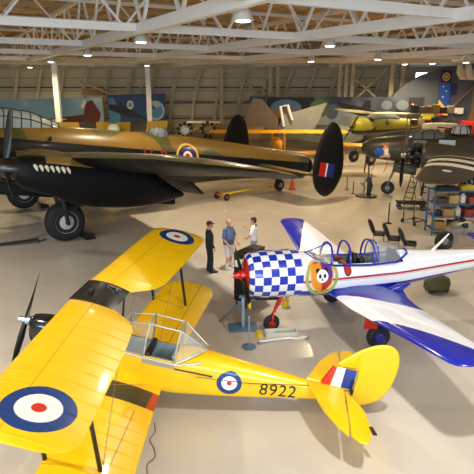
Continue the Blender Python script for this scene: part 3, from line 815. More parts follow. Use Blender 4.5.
q.build('nose_gear_leg', paint('grey_gear_leg', '6e7072', rough=.4), mit)
q = MB(BT); q.box((.9, .3, 1.62), (1.3, .04, .6), (.15, .1, 0), bev=.02); q.build('nose_gear_door', BOL, mit)
q = MB(BT); q.box((2.0, .35, 1.0), (.12, .5, 1.7), (0, .08, 0), bev=.02)
for k in range(5): q.box((2.1, .35, .35+k*.3), (.2, .4, .04))
q.build('entry_ladder', BLACK, mit)
for a in ((-.8, .45), (-.1, .4)):
    q = MB(BT); q.tube([(a[0], a[1], 2.15), (a[0], a[1], 1.7), (a[0]-.15, a[1], 1.35)], .022, 6); q.build('pitot_probe', RED, mit)
q = MB(BT); q.loft([[(d, w*math.cos(PI*k/10), zb+(zt-zb)*math.sin(PI*k/10)**.7) for k in range(11)] for d, w, zb, zt in ((.75, .5, 3.25, 3.3), (1.2, .58, 3.3, 3.75), (2.3, .58, 3.35, 3.82), (2.9, .5, 3.45, 3.6))], caps=False, closed=False)
g_ = q.build('cockpit_glazing', glass('dark_glazing', (.16, .18, .19), .3), mit)
q = MB(BT)
for d, w, zb, zt in ((.75, .5, 3.25, 3.3), (1.2, .58, 3.3, 3.75), (1.7, .58, 3.32, 3.79), (2.3, .58, 3.35, 3.82), (2.9, .5, 3.45, 3.6)):
    q.tube([(d, w*1.01*math.cos(PI*k/10), zb+(zt-zb+.01)*math.sin(PI*k/10)**.7) for k in range(11)], .03, 5)
q.build('glazing_frame', BOL, g_)
q = MB(BT); q.lathe((3.6, 0, 3.6), [(.5, 0), (.48, .2), (.35, .42), (.02, .52)], (0, 0, 1), 18); t_ = q.build('dorsal_turret', glass('pale_turret_glass', (.75, .8, .82), .5), mit)
q = MB(BT); q.lathe((3.6, 0, 3.6), [(.44, -.03), (.53, 0), (.53, .04), (.46, .05)], n=20)
for k in range(8): q.tube([(3.6+.49*f*math.cos(k*PI/4), .49*f*math.sin(k*PI/4), 3.6+h) for f, h in ((1, 0), (.98, .2), (.72, .43))], .025, 5)
q.build('turret_frame', DARK, t_)
for e in (-.12, .12):
    q = MB(BT); q.tube([(3.3, e, 3.85), (2.4, e, 3.95)], .025, 6); q.build('gun', DARK, t_)
trb = bvh(bfu)
PS = paint('painted_skin', 'e0a880', rough=.5); PH = paint('painted_auburn_hair', 'a8481c', rough=.5); PW = paint('painted_white', 'ece8e0', rough=.5); PB = paint('painted_blue', '1d55b8', rough=.5); PR = paint('dark_red_panel', '5c1816', rough=.5)
art = [patch(ngon(-.3, -.12, .3, .26, 22), 0),
       patch([(-.1, .1), (.05, .28), (.22, .32), (.3, .12), (.28, -.1), (.42, -.3), (.34, -.5), (.12, -.42), (-.2, -.5), (-.3, -.42), (-.02, -.28), (.02, -.05)], 1),
       patch([(.02, .05), (.24, .1), (.26, -.12), (.3, -.3), (.05, -.3), (.06, -.1)], 2),
       patch([(-.12, .22), (-.06, .42), (.12, .5), (.26, .42), (.3, .24), (.2, .16), (.14, .3), (0, .3)], 3),
       patch(ngon(.08, .28, .09, .11, 16), 1)]
for s in (1,):
    project('nose_painting', art, [PB, PS, PW, PH], mit, trb, lambda a, b: (-.28+a*.9, 0, 2.62+b*.9), (0, -s, 0), T=BT, cuts=.1, off=.012)
    project('red_panel', [patch([(-.12, -.42), (.12, -.42), (.1, .42), (-.1, .42)], 0)], [PR], mit, trb, lambda a, b: (.75+a, 0, 2.72+b), (0, -s, 0), T=BT, cuts=.15, off=.01)
    project('pale_blue_panel', [patch([(-.42, -.18), (.42, -.18), (.42, .18), (-.42, .18)], 0)], [paint('pale_blue_patch', 'b9cbe0', rough=.4)], mit, trb, lambda a, b: (3.0+a, 0, 3.12+b), (0, -s, 0), T=BT, cuts=.2, off=.012)
    vs, fs = text2d('I I I I I I I', .2)
    project('mission_marks', [([(x, y+.16) for x, y in vs], fs, 0), ([(x*.7-.2, y*.6-.06) for x, y in vs], fs, 0), ([(x*.5-.3, y*.6-.24) for x, y in vs], fs, 0)], [PW], mit, trb, lambda a, b: (1.6+a, 0, 3.0+b), (0, -1, 0), T=BT, cuts=.2, off=.012)
# ================================================================== the hangar
def floorlay(d, y, z, nz):
    return [((nz(.16, 4)-.42).max(0.0)*1.5, 'b5aea1'), ((nz(1.1, 5)-.55).max(0.0)*1.2, 'aba398')]
FLO = paint('polished_concrete', 'c9c0b0', floorlay, rough=.24, coat=.25, var=.05, vscale=.6, spec=.5, roughvar=.08)
q = MB(); q.box((0, 29, -.15), (92, 76, .3)); tag(q.build('floor', FLO, smooth=0), kind='structure')
DECK = paint('brown_roof_deck', 'c39a56', lambda d, y, z, nz: [((((d*.875 - y*.485)/1.2).mod(1.0)) < .12, '8a6c3a'), ((nz(.5, 4)-.5).max(0.0)*1.6, '9a7842')], rough=.7, var=.15, vscale=.8)
q = MB(); q.box((0, 29, 11.1), (92, 76, .2)); tag(q.build('ceiling', DECK, smooth=0), kind='structure')
TRW = paint('white_truss_paint', 'e6e8e6', rough=.4, var=.06)
PURL = paint('cream_steel', 'b8ac8c', rough=.5, var=.08)
U, N_ = Vector((-.485, .875, 0)), Vector((.875, .485, 0))
def clipline(o, d, x0=-44, x1=44, y0=-5, y1=60):
    t0, t1 = -200, 200
    for p, v, lo, hi in ((o.x, d.x, x0, x1), (o.y, d.y, y0, y1)):
        a, b = (lo-p)/v, (hi-p)/v
        t0, t1 = max(t0, min(a, b)), min(t1, max(a, b))
    return t0, t1
trim_no = 0
def structure(mb, mat, smooth=0, name=None):
    global trim_no
    if not name:
        trim_no += 1; name = 'trim_%d' % trim_no
    return tag(mb.build(name, mat, smooth=smooth), kind='structure')
def truss(o, d, w, h, zb, zt, step, wr):
    t0, t1 = clipline(o, d)
    if t1-t0 < 8: return
    q = MB(); Z = Vector((0, 0, 1))
    q.bar(o+d*t0+Z*zb, o+d*t1+Z*zb, w, h); q.bar(o+d*t0+Z*zt, o+d*t1+Z*zt, w*.8, h*.6)
    k = math.ceil(t0/step)
    while k*step < t1-step:
        a = o+d*(k*step)
        for e in (-.42, .42):
            q.bar(a+Z*zb, a+d*(e*step)+Z*zt, wr, wr)
        k += 1
    structure(q, TRW)
for k in range(-6, 7):
    truss(Vector((0, 15.4, 0)) + N_*(7.6*k), U, .26, .40, 8.3, 10.6, 3.8, .11)
for k in range(-2, 7):
    truss(Vector((-8.4, 20.1, 0)) + U*(9.0*k), N_, .2, .3, 8.35, 10.5, 4.5, .08)
# cross purlins under the deck
for k in range(-8, 9):
    o = Vector((0, 29, 0)) + U*(3.4*k)
    t0, t1 = clipline(o, N_, -44, 44, 8, 61)
    if t1-t0 > 6:
        q = MB(); q.bar(o+N_*t0+Vector((0, 0, 10.86)), o+N_*t1+Vector((0, 0, 10.86)), .16, .26); structure(q, PURL)
# far wall with curved ribs
def ribbed(d, y, z, nz):
    return [(((z/1.4).mod(1.0)) < .05, '75715f')]
WALL = paint('corrugated_wall_sheet', 'd2c8ac', ribbed, rough=.6, var=.12, vscale=.5)
q = MB(); q.box((0, 62.5, 5.5), (90, .2, 11)); structure(q, WALL, name='wall_back')
q = MB(); q.box((-45, 29, 5.5), (.2, 76, 11)); structure(q, WALL, name='wall_left')
RIB = paint('pale_rib_paint', 'cbc6ae', rough=.5, var=.1)
for k in range(23):
    x = -41 + 2.55*k
    q = MB(); pr = None
    pts = [(x + 1.5*(z/8.2)**2.2, 62.2 - 1.2*(z/8.2)**2.2, z) for z in (0, 1.5, 3, 4.5, 5.5, 6.5, 7.4, 8.2)]
    for a, b in zip(pts[:-1], pts[1:]): q.bar(a, b, .34, .3)
    structure(q, RIB)
for z in (2.6, 4.4, 6.0):
    q = MB(); q.bar((-44, 62.1, z), (16, 62.1, z), .12, .16); structure(q, paint('wall_rail', '5e5a4e', rough=.6, var=0))
q = MB(); q.bar((-44, 60.6, 8.2), (24, 60.6, 8.2), .4, .5); structure(q, PURL)
q = MB(); q.bar((-44, 46, 8.15), (34, 46, 8.15), .3, .4); structure(q, PURL)
for x, y, w in ((-15.2, 46, .42), (-30, 46, .42), (-9.2, 57, .5), (-1.7, 60, .38), (9.7, 52, .34), (10.3, 52, .34), (10.9, 52, .34), (14.6, 52, .4), (15.6, 52, .4), (4.3, 58, .4), (3.5, 58, .4)):
    q = MB(); q.box((x, y, 4.1), (w, w, 8.2)); structure(q, TRW if w > .4 else PURL)
for a, b in (((-16.5, 58, 6.6), (-9.3, 58, 3.6)), ((-9.1, 58, 6.8), (-14, 58, 3.2)), ((-1.8, 60, 3.2), (4, 60, 6.4)), ((-1.8, 60, 7.9), (4, 60, 4.6)), ((9.9, 52.5, 7.9), (14.5, 52.5, 4.2)), ((14.4, 52.5, 7.9), (10.9, 52.5, 4.4))):
    q = MB(); q.bar(a, b, .16, .16); structure(q, PURL)
# right end wall with its arched edge
RW = paint('grey_end_wall', '4c525c', lambda d, y, z, nz: [(d < -21.6, '7d705c'), ((disc(d, z, -23.6, 2.6, 2.3))*(d < -21.4), '9a7038')], rough=.6, var=.12, vscale=.4)
q = MB(); q.prism([(13.6, 0), (13.9, 4.6), (14.4, 5.4), (15.3, 6.25), (16.8, 7.1), (18.9, 7.8), (22, 8.2), (44, 8.2), (44, 0)], 50.0, 50.4, 'y'); structure(q, RW, name='wall_right')
q = MB(); q.box((0, 0, 0), (2.6, .12, .9)); w_ = q.build('window_1', emit('daylit_window', (1, .97, .9), 2.6), smooth=0); w_.location = (18.6, 53.2, 7.0); tag(w_, kind='structure')
q = MB(); q.box((0, -.08, .45), (2.8, .1, .1)); q.box((0, -.08, -.45), (2.8, .1, .1)); q.box((0, -.08, 0), (.1, .1, .9)); q.build('window_frame', PURL, w_, smooth=0)
for k, (x, z) in enumerate(((19.7, 5.9), (22.3, 5.8))):
    q = MB(); q.box((x, 49.95, z), (.75, .1, 1.05)); structure(q, paint('dark_window_pane', '16191c', rough=.2, var=0), name='window_%d' % (k+2))
q = MB(); q.bar((19.2, 49.8, 3.6), (22.6, 49.8, 7.4), .12, .2); structure(q, paint('brown_brace', '6b5a44', rough=.6, var=0))
q = MB(); q.bar((24.2, 49.8, 0), (24.2, 49.8, 8), .12, .2); structure(q, paint('tan_post', '7a6a4c', rough=.6, var=0))

# ------------------------------------------------------------------ lamps
LENS = emit('warm_lamp_lens', (1, .95, .85), 9)
SHADE = paint('grey_lamp_shade', 'cfd0cc', rough=.45, metal=.0, var=.05)
def lamp_proto():
    r = thing('high_bay_lamp', None, 'lamp', group='high bay lamps under the roof trusses')
    q = MB(); q.lathe((0, 0, 0), [(.30, -.02), (.31, 0), (.27, .1), (.2, .26), (.13, .38), (.1, .42)], n=24); q.build('lamp_shade', SHADE, r)
    q = MB(); q.box((0, 0, .5), (.24, .24, .2), bev=.03); q.tube([(0, 0, .58), (0, 0, .72)], .03, 8); q.build('ballast', SHADE, r)
    q = MB(); q.lathe((0, 0, -.035), [(.02, -.02), (.16, -.018), (.22, 0), (.22, .02)], n=24); q.build('lens', LENS, r)
    return r
lp = lamp_proto(); first = True
LAMPS = [((.18, 16.5), 'largest high bay lamp, hanging nearest the camera near the top of the picture'), ((-4.15, 24.2), 'high bay lamp above the black bomber, second nearest'),
         ((4.4, 26.5), 'high bay lamp over the middle of the hangar above the dark oval fins'), ((9.96, 39.2), 'high bay lamp hanging above the yellow high-wing airplane'),
         ((14.4, 47.5), 'high bay lamp just left of the bright window by the end wall'), ((-9.16, 34.1), 'high bay lamp hanging left of the wooden crate on the mural'),
         ((-14.5, 43.2), 'high bay lamp beside the white post on the left'), ((-20.6, 55), 'far high bay lamp at the left edge over the pale mural'),
         ((-8.2, 50.3), 'far high bay lamp above the dark blue mural'), ((5.65, 42.3), 'high bay lamp above the grey folded wing'),
         ((18.2, 44.0), 'high bay lamp at the right edge above the blue banner'), ((16.3, 46.2), 'far high bay lamp in front of the right end wall')]
for (x, y), lab in LAMPS:
    o = lp if first else copy_tree(lp); first = False
    o.location = (x, y, 7.95); o['label'] = lab
    for nm, z0, z1 in (('drop_rod', .7, 11.02-7.95),):
        q = MB(); q.tube([(0, 0, z0), (0, 0, z1)], .018, 6); q.build('drop_rod', SHADE, o)
def area(loc, rot, size, power, col, shape='DISK', spread=PI, sy=None):
    l = bpy.data.lights.new('light', 'AREA'); l.shape = shape; l.size = size; l.energy = power; l.color = col; l.spread = spread
    if sy: l.size_y = sy
    o = bpy.data.objects.new('light', l); COL.objects.link(o); o.location = loc; o.rotation_euler = rot
    return o
WARM, COOL = (1, .78, .47), (1, .98, .97)
lampxy = [p for p, _ in LAMPS]
extra = [(3.2, 6.5), (-7, 7.5), (14, 20), (-12, 14), (-16, 24), (-22, 34), (20, 32), (-30, 44), (12, 11)]
for i, (x, y) in enumerate(lampxy + extra):
    f = min(1, max(0, (y-8)/20))
    col = tuple(c*(1-f)+w*f for c, w in zip(COOL, WARM))
    area((x, y, 7.86), (0, 0, 0), .5, 450 if y > 34 else 380 if y > 15 else 330, col, spread=R(150))
# daylight from the open hangar door behind the gallery
area((-6, -7.5, 6.0), (R(120), 0, 0), 26, 5200, (.74, .87, 1.0), 'RECTANGLE', PI, 7)
w = bpy.data.worlds.new('sky'); bpy.context.scene.world = w; w.use_nodes = True
w.node_tree.nodes['Background'].inputs[0].default_value = (.75, .85, 1, 1); w.node_tree.nodes['Background'].inputs[1].default_value = .55

cam = bpy.data.cameras.new('camera'); co = bpy.data.objects.new('camera', cam); COL.objects.link(co)
co.location = (0, 0, 6.08); co.rotation_euler = (PI/2 - .278, 0, 0); cam.sensor_width = 36; cam.lens = 36*526.3/474; cam.clip_end = 300
bpy.context.scene.camera = co
vs_ = bpy.context.scene.view_settings
vs_.view_transform = 'Standard'; vs_.look = 'None'; vs_.exposure = 0.0; vs_.gamma = 1; vs_.use_curve_mapping = False
# ================================================================== painted walls and aircraft at the back
def mural(name, label, p0, p1, z0, ztl, ztr, base, pats, mats, cat='mural'):
    """thick display panel with painted areas; pats [(outline in 0..1 panel fractions, material index)]"""
    p0, p1 = Vector((*p0, 0)), Vector((*p1, 0)); d = p1-p0; n = Vector((d.y, -d.x, 0)).normalized()
    if n.y > 0: n = -n
    def P(u, v, k=0.0): return p0 + d*u + Vector((0, 0, z0 + v*((ztl+(ztr-ztl)*u)-z0))) + n*k
    q = MB()
    q.loft([[P(0, 0, k), P(1, 0, k), P(1, 1, k), P(0, 1, k)] for k in (-.12, .0)], mi=0)
    for i, (o, m) in enumerate(pats):
        q.loft([[P(u, v, .0) for u, v in o], [P(u, v, .004+.002*i) for u, v in o]], mi=m)
    return tag(q.build(name, [paint(name+'_ground', *base, rough=.6, vscale=.5) if isinstance(base, tuple) else paint(name+'_ground', base, rough=.6, var=.2, vscale=.6)] + mats, smooth=0), label, cat)
def pm(h): return paint('mural_' + h, h, rough=.6, var=.15, vscale=1.5)
def cloud(d, y, z, nz): return [((nz(.22, 4)-.42).max(0.0)*4.0, 'd3dbe0')]
mural('mural', 'long pale sky mural with a red-brown tailed airplane, left behind the black bomber', (-25.0, 46.5), (-13.7, 55), .3, 5.0, 5.05, ('6f9dbd', cloud),
      [([(0, 0), (.5, 0), (.42, .62), (.22, .72), (.05, .78), (0, .78)], 1), ([(.1, .62), (.3, .66), (.44, .58), (.42, .5), (.2, .48)], 2),
       ([(.42, .45), (.62, .6), (.86, .66), (.88, .92), (.93, .95), (.99, .66), (.97, .5), (.8, .42), (.6, .36)], 3), ([(.86, .78), (.89, .92), (.87, .95), (.84, .82)], 4),
       ([(.52, .3), (.78, .42), (.95, .36), (.9, .1), (.6, .1)], 4), ([(.6, .56), (.68, .6), (.74, .58), (.66, .52)], 4)],
      [pm('8a7428'), pm('3c3a24'), pm('571f1a'), pm('dcdad2')])
mural('mural', 'deep blue mural with a dark bomber and a round framed scene, beside the grey wall', (-13.4, 56.5), (-7.6, 57.5), .3, 5.25, 5.4, '14386b',
      [([(0, .2), (.16, .2), (.2, .55), (.1, .95), (0, .95)], 1), ([(.0, .82), (.2, .78), (.45, .66), (.62, .52), (.66, .47), (.48, .52), (.3, .56), (.1, .66), (0, .7)], 2), ([(.16, .9), (.28, .76), (.36, .7), (.3, .68), (.2, .78)], 2),
       (ngon(.38, .79, .06, .09, 20), 3), (ngon(.38, .79, .035, .05, 16), 4), (ngon(.82, .66, .165, .2, 26), 5), ([(.62, .95), (.82, .72), (.9, .66), (.93, .55), (.84, .6), (.76, .72)], 2), ([(.7, .55), (.8, .7), (.92, .76), (.96, .62), (.86, .5)], 1)],
      [pm('3f78a0'), pm('12161f'), pm('a9bdc4'), pm('547c96'), pm('8fa3ad')])
mural('mural', 'wide mural of a bomber taking off past a green nose, above the yellow high-wing airplane', (2.7, 48.9), (16.9, 48.9), 2.6, 5.2, 5.2, ('2a3348', lambda d, y, z, nz: [((nz(.35, 4)-.48).max(0.0)*3.0, '66707e')]),
      [([(0, 0), (.3, 0), (.3, .99), (0, .99)], 1), (ngon(.12, .62, .1, .3, 22), 2), ([(.02, .58), (.22, .56), (.22, .3), (.02, .3)], 3), ([(.3, .0), (.3, .55), (.42, .62), (.62, .35), (.99, .25), (.99, .0)], 4),
       (ngon(.335, .62, .065, .3, 22), 5), (ngon(.415, .5, .04, .26, 20), 6), ([(.32, .8), (.36, .72), (.32, .58), (.3, .66)], 7), ([(.44, .86), (.5, .78), (.6, .66), (.72, .5), (.78, .38), (.72, .32), (.6, .36), (.52, .5), (.46, .7)], 1),
       ([(.6, .66), (.63, .9), (.655, .88), (.66, .6)], 1), ([(.82, .55), (.83, .78), (.85, .78), (.85, .5)], 1), (ngon(.76, .72, .035, .16, 18), 7), (ngon(.86, .72, .04, .17, 18), 7), ([(.9, .05), (.99, .05), (.99, .98), (.9, .98)], 1), (ngon(.925, .74, .008, .05, 10), 8)],
      [pm('14141c'), pm('55728c'), pm('8a6a3c'), pm('8d9496'), pm('4d7a2c'), pm('505a66'), pm('5a646b'), pm('ff9a3c')])
mural('banner', 'plain dark blue banner left of the wide mural', (1.15, 48.7), (2.55, 48.7), 2.3, 5.25, 5.25, '1d3a55', [], [], 'banner')
# blue banner on the right wall
q = MB()
bx, by = 18.45, 49.7
def bp(u, v): return (bx+u, by, v)
q.loft([[bp(a, b) for a, b in ((0, 3.55), (.95, 3.55), (.95, 7.5), (0, 7.5))], [(bx+a, by+.05, b) for a, b in ((0, 3.55), (.95, 3.55), (.95, 7.5), (0, 7.5))]], mi=0)
def lay(o, m, k): q.loft([[(bx+a, by, b) for a, b in o], [(bx+a, by-k, b) for a, b in o]], mi=m)
lay([(0, 7.5), (.95, 7.5), (.95, 6.4), (0, 6.4)], 1, .004)
lay(ngon(.47, 6.95, .34, .36, 24), 2, .007); lay(ngon(.47, 6.95, .24, .26, 24), 1, .009); lay(ngon(.47, 6.95, .15, .16, 16), 4, .011)
lay([(0, 3.75), (0, 4.95), (.95, 3.95), (.95, 3.55), (.2, 3.55)], 2, .006); lay([(0, 3.75), (0, 4.2), (.6, 3.55), (0, 3.55)], 3, .008)
for a, b in ((.3, 6.1), (.33, 5.2), (.6, 5.7)): lay(ngon(a, b, .05, .06, 10), 5, .006)
tag(q.build('banner', [paint('banner_blue', '14429c', rough=.6), paint('banner_navy', '161f45', rough=.6), paint('banner_yellow', 'e8b62a', rough=.6), paint('banner_red', 'c0401c', rough=.6), paint('banner_gold', 'b9a25c', rough=.6), WHITE], smooth=0),
    'tall blue banner with round gold emblem and yellow-red foot, on the right end wall', 'banner')
q = MB(); q.box((20.2, 49.75, 3.95), (1.25, .06, .55), bev=.01); tag(q.build('wall_sign', WHITE, smooth=0), 'blank white sign beside the foot of the blue banner', 'sign')
CRM = paint('cream_fabric', 'cbc3a6', rough=.7)
q = MB()
for k, (x, r) in enumerate(((19.7, .34), (20.4, .4), (21.2, .36))): q.tube([(x, 48.9, 8.0), (x+.05, 48.8, 7.4), (x+.25, 48.7, 6.9), (x+.6, 48.7, 6.75)], [r*.6, r, r*.9, r*.3], 12)
q.tube([(19.5, 48.9, 8.15), (21.6, 48.9, 8.15)], .06, 8)
tag(q.build('fabric_drape', CRM, smooth=50), 'cream fabric drape bunched under the roof at the right end wall', 'drape')

# generic shapes for the far aircraft
def far_plane(name, label, loc, head, fus, wings, mats, fin=None, att=0, cat='airplane', prop=None, gear=None, canopy=None):
    r = thing(name, label, cat, loc, (0, -R(att), R(head))); T = frame(0, 0)
    q = MB(T); body(q, fus, n=20, sub=3); q.build('fuselage', mats[0], r)
    for nm, st in wings:
        for s in (1, -1):
            q = MB(T); wing(q, [(s*a[0], *a[1:]) for a in st], m=.02); q.build(nm, mats[1], r)
    if fin:
        q = MB(T); q.loft([[(a, h, b) for a, b in fin] for h in (-.06, .06)]); q.build('fin', mats[2], r)
    if gear:
        for d, y, z, rad in gear:
            wheel(r, T, (d, y, rad+z), rad, rad*.55, TYRE, STEEL)
            q = MB(T); q.tube([(d-.1, y*.6, 1.5+z), (d, y*.92, rad+z)], .06, 8); q.build('gear_leg', DARK, r)
    if prop:
        d, z, rad, a0 = prop
        q = MB(T); q.lathe((d, 0, z), [(.03, -.2), (.12, -.1), (.15, .05)], (1, 0, 0), 16)
        for b in range(2):
            an = R(a0+180*b); q.tube([(d, 0, z), (d, rad*.5*math.sin(an), z+rad*.5*math.cos(an)), (d, rad*math.sin(an), z+rad*math.cos(an))], [.07, .11, .04], 8, flat=.35)
        q.build('propeller', DARK, r)
    if canopy:
        q = MB(T); body(q, canopy, n=16, sub=2); q.build('canopy', glass(name+'_canopy', (.45, .5, .52), .35), r)
    return r
OYEL = paint('orange_yellow_paint', 'e9a40c', rough=.35, coat=.3)
bi = far_plane('biplane', 'orange-yellow biplane behind the bomber tail, its long wing seen across the hangar', (3.2, 42, 0), 90,
    [(-1.5, .35, 2.0, 1.2, 1.6, 2, 2), (-1.2, .5, 2.15, 1.05, 1.6, 2, 2), (0, .5, 2.2, .95, 1.6, 2, 2.4), (2, .45, 2.15, 1.0, 1.6, 2, 2.4), (4, .25, 1.95, 1.25, 1.6, 2, 2), (6, .06, 1.8, 1.5, 1.65, 2, 2)],
    [('upper_wing', [(.02, -.3, 1.5, 2.72, .16, 2), (5.0, -.3, 1.5, 2.72, .16, 2), (5.35, 0, .9, 2.72, .12, 2)]), ('lower_wing', [(.4, .2, 1.45, 1.1, .12, 2), (5, .2, 1.45, 1.3, .12, 2)]), ('tailplane', [(.1, 5, 1, 1.75, .1, 0), (1.6, 5.3, .7, 1.75, .1, 0)])],
    [OYEL]*3, fin=[(4.9, 1.8), (5.4, 2.7), (5.9, 2.9), (6.3, 2.7), (6.4, 1.9), (6.2, 1.5)], gear=[(0, .9, 0, .35), (0, -.9, 0, .35)], prop=(-1.65, 1.6, 1.1, 60))
for s in (1, -1):
    for d in (0, .9):
        q = MB(frame(0, 0)); q.tube([(d, s*3.6, 2.7), (d+.2, s*3.6, 1.25)], .05, 8); q.build('interplane_strut', paint('grey_strut', '8f9499', rough=.4), bi)
        q = MB(frame(0, 0)); q.tube([(d, s*.5, 2.7), (d, s*.4, 2.1)], .045, 8); q.build('cabane_strut', OYEL, bi)
LIM = paint('dusty_yellow_green', '948e1e', lambda d, y, z, nz: [((nz(.6, 2) > .54), '3e3e18'), (z < 2.75, '1e1d14')], rough=.5)
far_plane('high_wing_airplane', 'yellow-green high-wing airplane parked under the wide mural', (9.7, 43.0, 0), 205,
    [(-.5, .4, 3.5, 2.5, 3, 2, 2), (0, .65, 3.7, 2.35, 3, 2, 2), (1.2, .65, 3.75, 2.3, 3, 2, 2), (2.5, .6, 3.9, 2.35, 3, 2, 2), (4.2, .5, 3.6, 2.5, 3, 2, 2), (6.4, .25, 3.4, 2.8, 3.1, 2, 2), (7.6, .06, 3.35, 3.0, 3.2, 2, 2)],
    [('wing', [(.5, .6, 1.6, 4.05, .1, 1), (2.2, .3, 2.0, 4.12, .1, 1), (4.6, .8, 1.2, 4.18, .08, 1)]), ('tailplane', [(.1, 6.6, 1.1, 3.3, .1, 0), (2, 6.9, .7, 3.3, .1, 0)])],
    [LIM, paint('pale_wing', 'c9c6a2', rough=.5), LIM], fin=[(6.2, 3.3), (6.9, 4.2), (7.5, 4.3), (7.9, 3.9), (7.8, 3.0)], gear=[(.6, 1.1, 0, .5), (.6, -1.1, 0, .5)], prop=(-.62, 3, 1.4, 40), canopy=[(1.2, .5, 3.95, 3.5, 3.7, 2, 2), (2, .55, 4.05, 3.5, 3.8, 2, 2), (3.4, .5, 3.95, 3.5, 3.7, 2, 2), (4, .3, 3.7, 3.5, 3.6, 2, 2)])
TAN = paint('tan_camouflage', '75634a', rough=.5, var=.15)
far_plane('tan_airplane', 'tan airplane with a tall tapering tail fin, behind the orange-yellow wing', (-2.0, 46.9, 0), 180,
    [(-2.5, .3, 2.3, 1.6, 2, 2, 2), (-1.5, .7, 2.7, 1.3, 2, 2, 2), (0, .85, 2.9, 1.15, 2, 2, 2), (2.5, .75, 2.9, 1.3, 2.1, 2, 2), (4.5, .5, 2.85, 1.6, 2.2, 2, 2), (5.6, .2, 2.7, 2.0, 2.3, 2, 2)],
    [('wing', [(.5, -.6, 2.4, 1.6, .1, 1), (3, -.2, 1.6, 1.8, .09, 1)]), ('tailplane', [(.1, 4.2, 1.2, 2.6, .1, 0), (1.5, 4.6, .8, 2.6, .09, 0)])],
    [TAN]*3, fin=[(2.4, 2.75), (3.1, 4.6), (3.4, 5.15), (4.2, 5.05), (5.6, 3.4), (5.6, 2.7)], gear=[(-.2, 1.6, 0, .45), (-.2, -1.6, 0, .45)])
GRY = paint('pale_grey_airframe', '82857c', rough=.5, var=.15)
gj = far_plane('grey_airplane', 'grey airplane with upturned folded wing in front of the wide mural', (8.0, 46.9, 0), 0,
    [(-3, .3, 2.4, 1.6, 2, 2, 2), (-1.5, .7, 2.8, 1.3, 2, 2, 2), (1, .8, 2.9, 1.3, 2.1, 2, 2), (3, .5, 2.8, 1.7, 2.2, 2, 2), (4, .2, 2.6, 2.0, 2.3, 2, 2)],
    [('wing', [(.5, -.5, 2.2, 2.0, .1, 1), (1.6, -.3, 1.9, 2.3, .1, 1)])], [GRY]*3, fin=[(2.2, 2.7), (3.2, 3.8), (4.0, 3.9), (4.1, 2.6)], gear=[(0, 1.4, 0, .45), (0, -1.4, 0, .45)])
q = MB(frame(0, 0)); q.loft([[(4.5, -1.8+h, 2.7), (4.2, -1.75+h, 3.8), (.5, -1.5+h, 4.8), (1.0, -1.6+h, 3.6), (1.6, -1.75+h, 2.5)] for h in (-.07, .07)]); q.build('folded_wing', GRY, gj)
q = MB(frame(0, 0)); q.tube([(4.1, -1.95, 2.9), (4.4, -2.0, 4.5), (3.8, -2.0, 4.6), (3.4, -1.95, 3.4)], .12, 8); q.build('arrester_frame', WHITE, gj)
CRF = paint('cream_fuselage_paint', 'cfc4a6', lambda d, y, z, nz: [((nz(.35, 2) > .62)*(d > 4.5), '6a5c22')], rough=.45, coat=.2)
far_plane('cream_airplane', 'pale cream airplane with glazed cockpit beyond the black bomber nose', (-14.6, 40.2, 0), 6,
    [(-1.3, .3, 3.3, 2.6, 2.9, 2, 2), (-.6, .75, 3.7, 2.2, 2.9, 2, 2), (.8, 1.1, 4.0, 1.8, 2.9, 2, 2), (3, 1.2, 4.3, 1.7, 2.9, 2, 2), (6, 1.15, 4.35, 1.7, 2.9, 2, 2), (9, .7, 4.1, 2.1, 3, 2, 2), (11, .2, 3.8, 2.8, 3.2, 2, 2)],
    [('wing', [(.8, 2.5, 3, 2.0, .12, 1), (7, 3.2, 1.5, 2.5, .1, 1)]), ('tailplane', [(.2, 9.2, 1.5, 3.7, .1, 0), (2.6, 9.7, .9, 3.7, .1, 0)])], [CRF]*3, fin=[(8.6, 3.8), (9.8, 4.9), (11, 4.9), (11.2, 3.5)], gear=[(3, 2.4, 0, .55), (3, -2.4, 0, .55)],
    canopy=[(2.2, .6, 4.35, 3.9, 4.1, 2, 2), (3.2, .7, 4.75, 3.9, 4.2, 2, 2), (5.5, .65, 4.7, 3.9, 4.2, 2, 2), (6.3, .3, 4.35, 3.9, 4.1, 2, 2)])
BEE = paint('yellow_black_bands', 'e8c416', lambda d, y, z, nz: [((((y.abs()+.3)/2.6).mod(1.0)) > .56, '17150f')], rough=.4, coat=.2)
far_plane('target_tug', 'airplane with yellow and black banded wing in front of the murals', (-8.9, 38.6, 0), 104,
    [(-2.6, .3, 2.5, 1.8, 2.1, 2, 2), (-1.8, .7, 2.9, 1.5, 2.2, 2, 2), (0, .75, 3.1, 1.4, 2.2, 2, 2), (3, .6, 3.0, 1.5, 2.2, 2, 2), (6.5, .15, 2.8, 2.2, 2.5, 2, 2)],
    [('wing', [(.3, -.5, 2.4, 2.75, .12, -24), (3.7, -.2, 2.1, 2.95, .1, -24), (4.0, .2, 1.2, 2.95, .08, -24)]), ('tailplane', [(.1, 5.2, 1.1, 2.6, .1, 0), (2, 5.5, .8, 2.6, .1, 0)])], [paint('grey_tan_fuselage', '8e8468', rough=.5), BEE, BEE],
    fin=[(5, 2.6), (5.8, 3.5), (6.5, 3.5), (6.7, 2.6)], gear=[(-.3, 1.4, 0, .5), (-.3, -1.4, 0, .5)], canopy=[(-.5, .4, 3.3, 2.9, 3.1, 2, 2), (.2, .5, 3.6, 2.9, 3.2, 2, 2), (1.6, .5, 3.55, 2.9, 3.2, 2, 2), (2.4, .3, 3.2, 2.9, 3.0, 2, 2)])
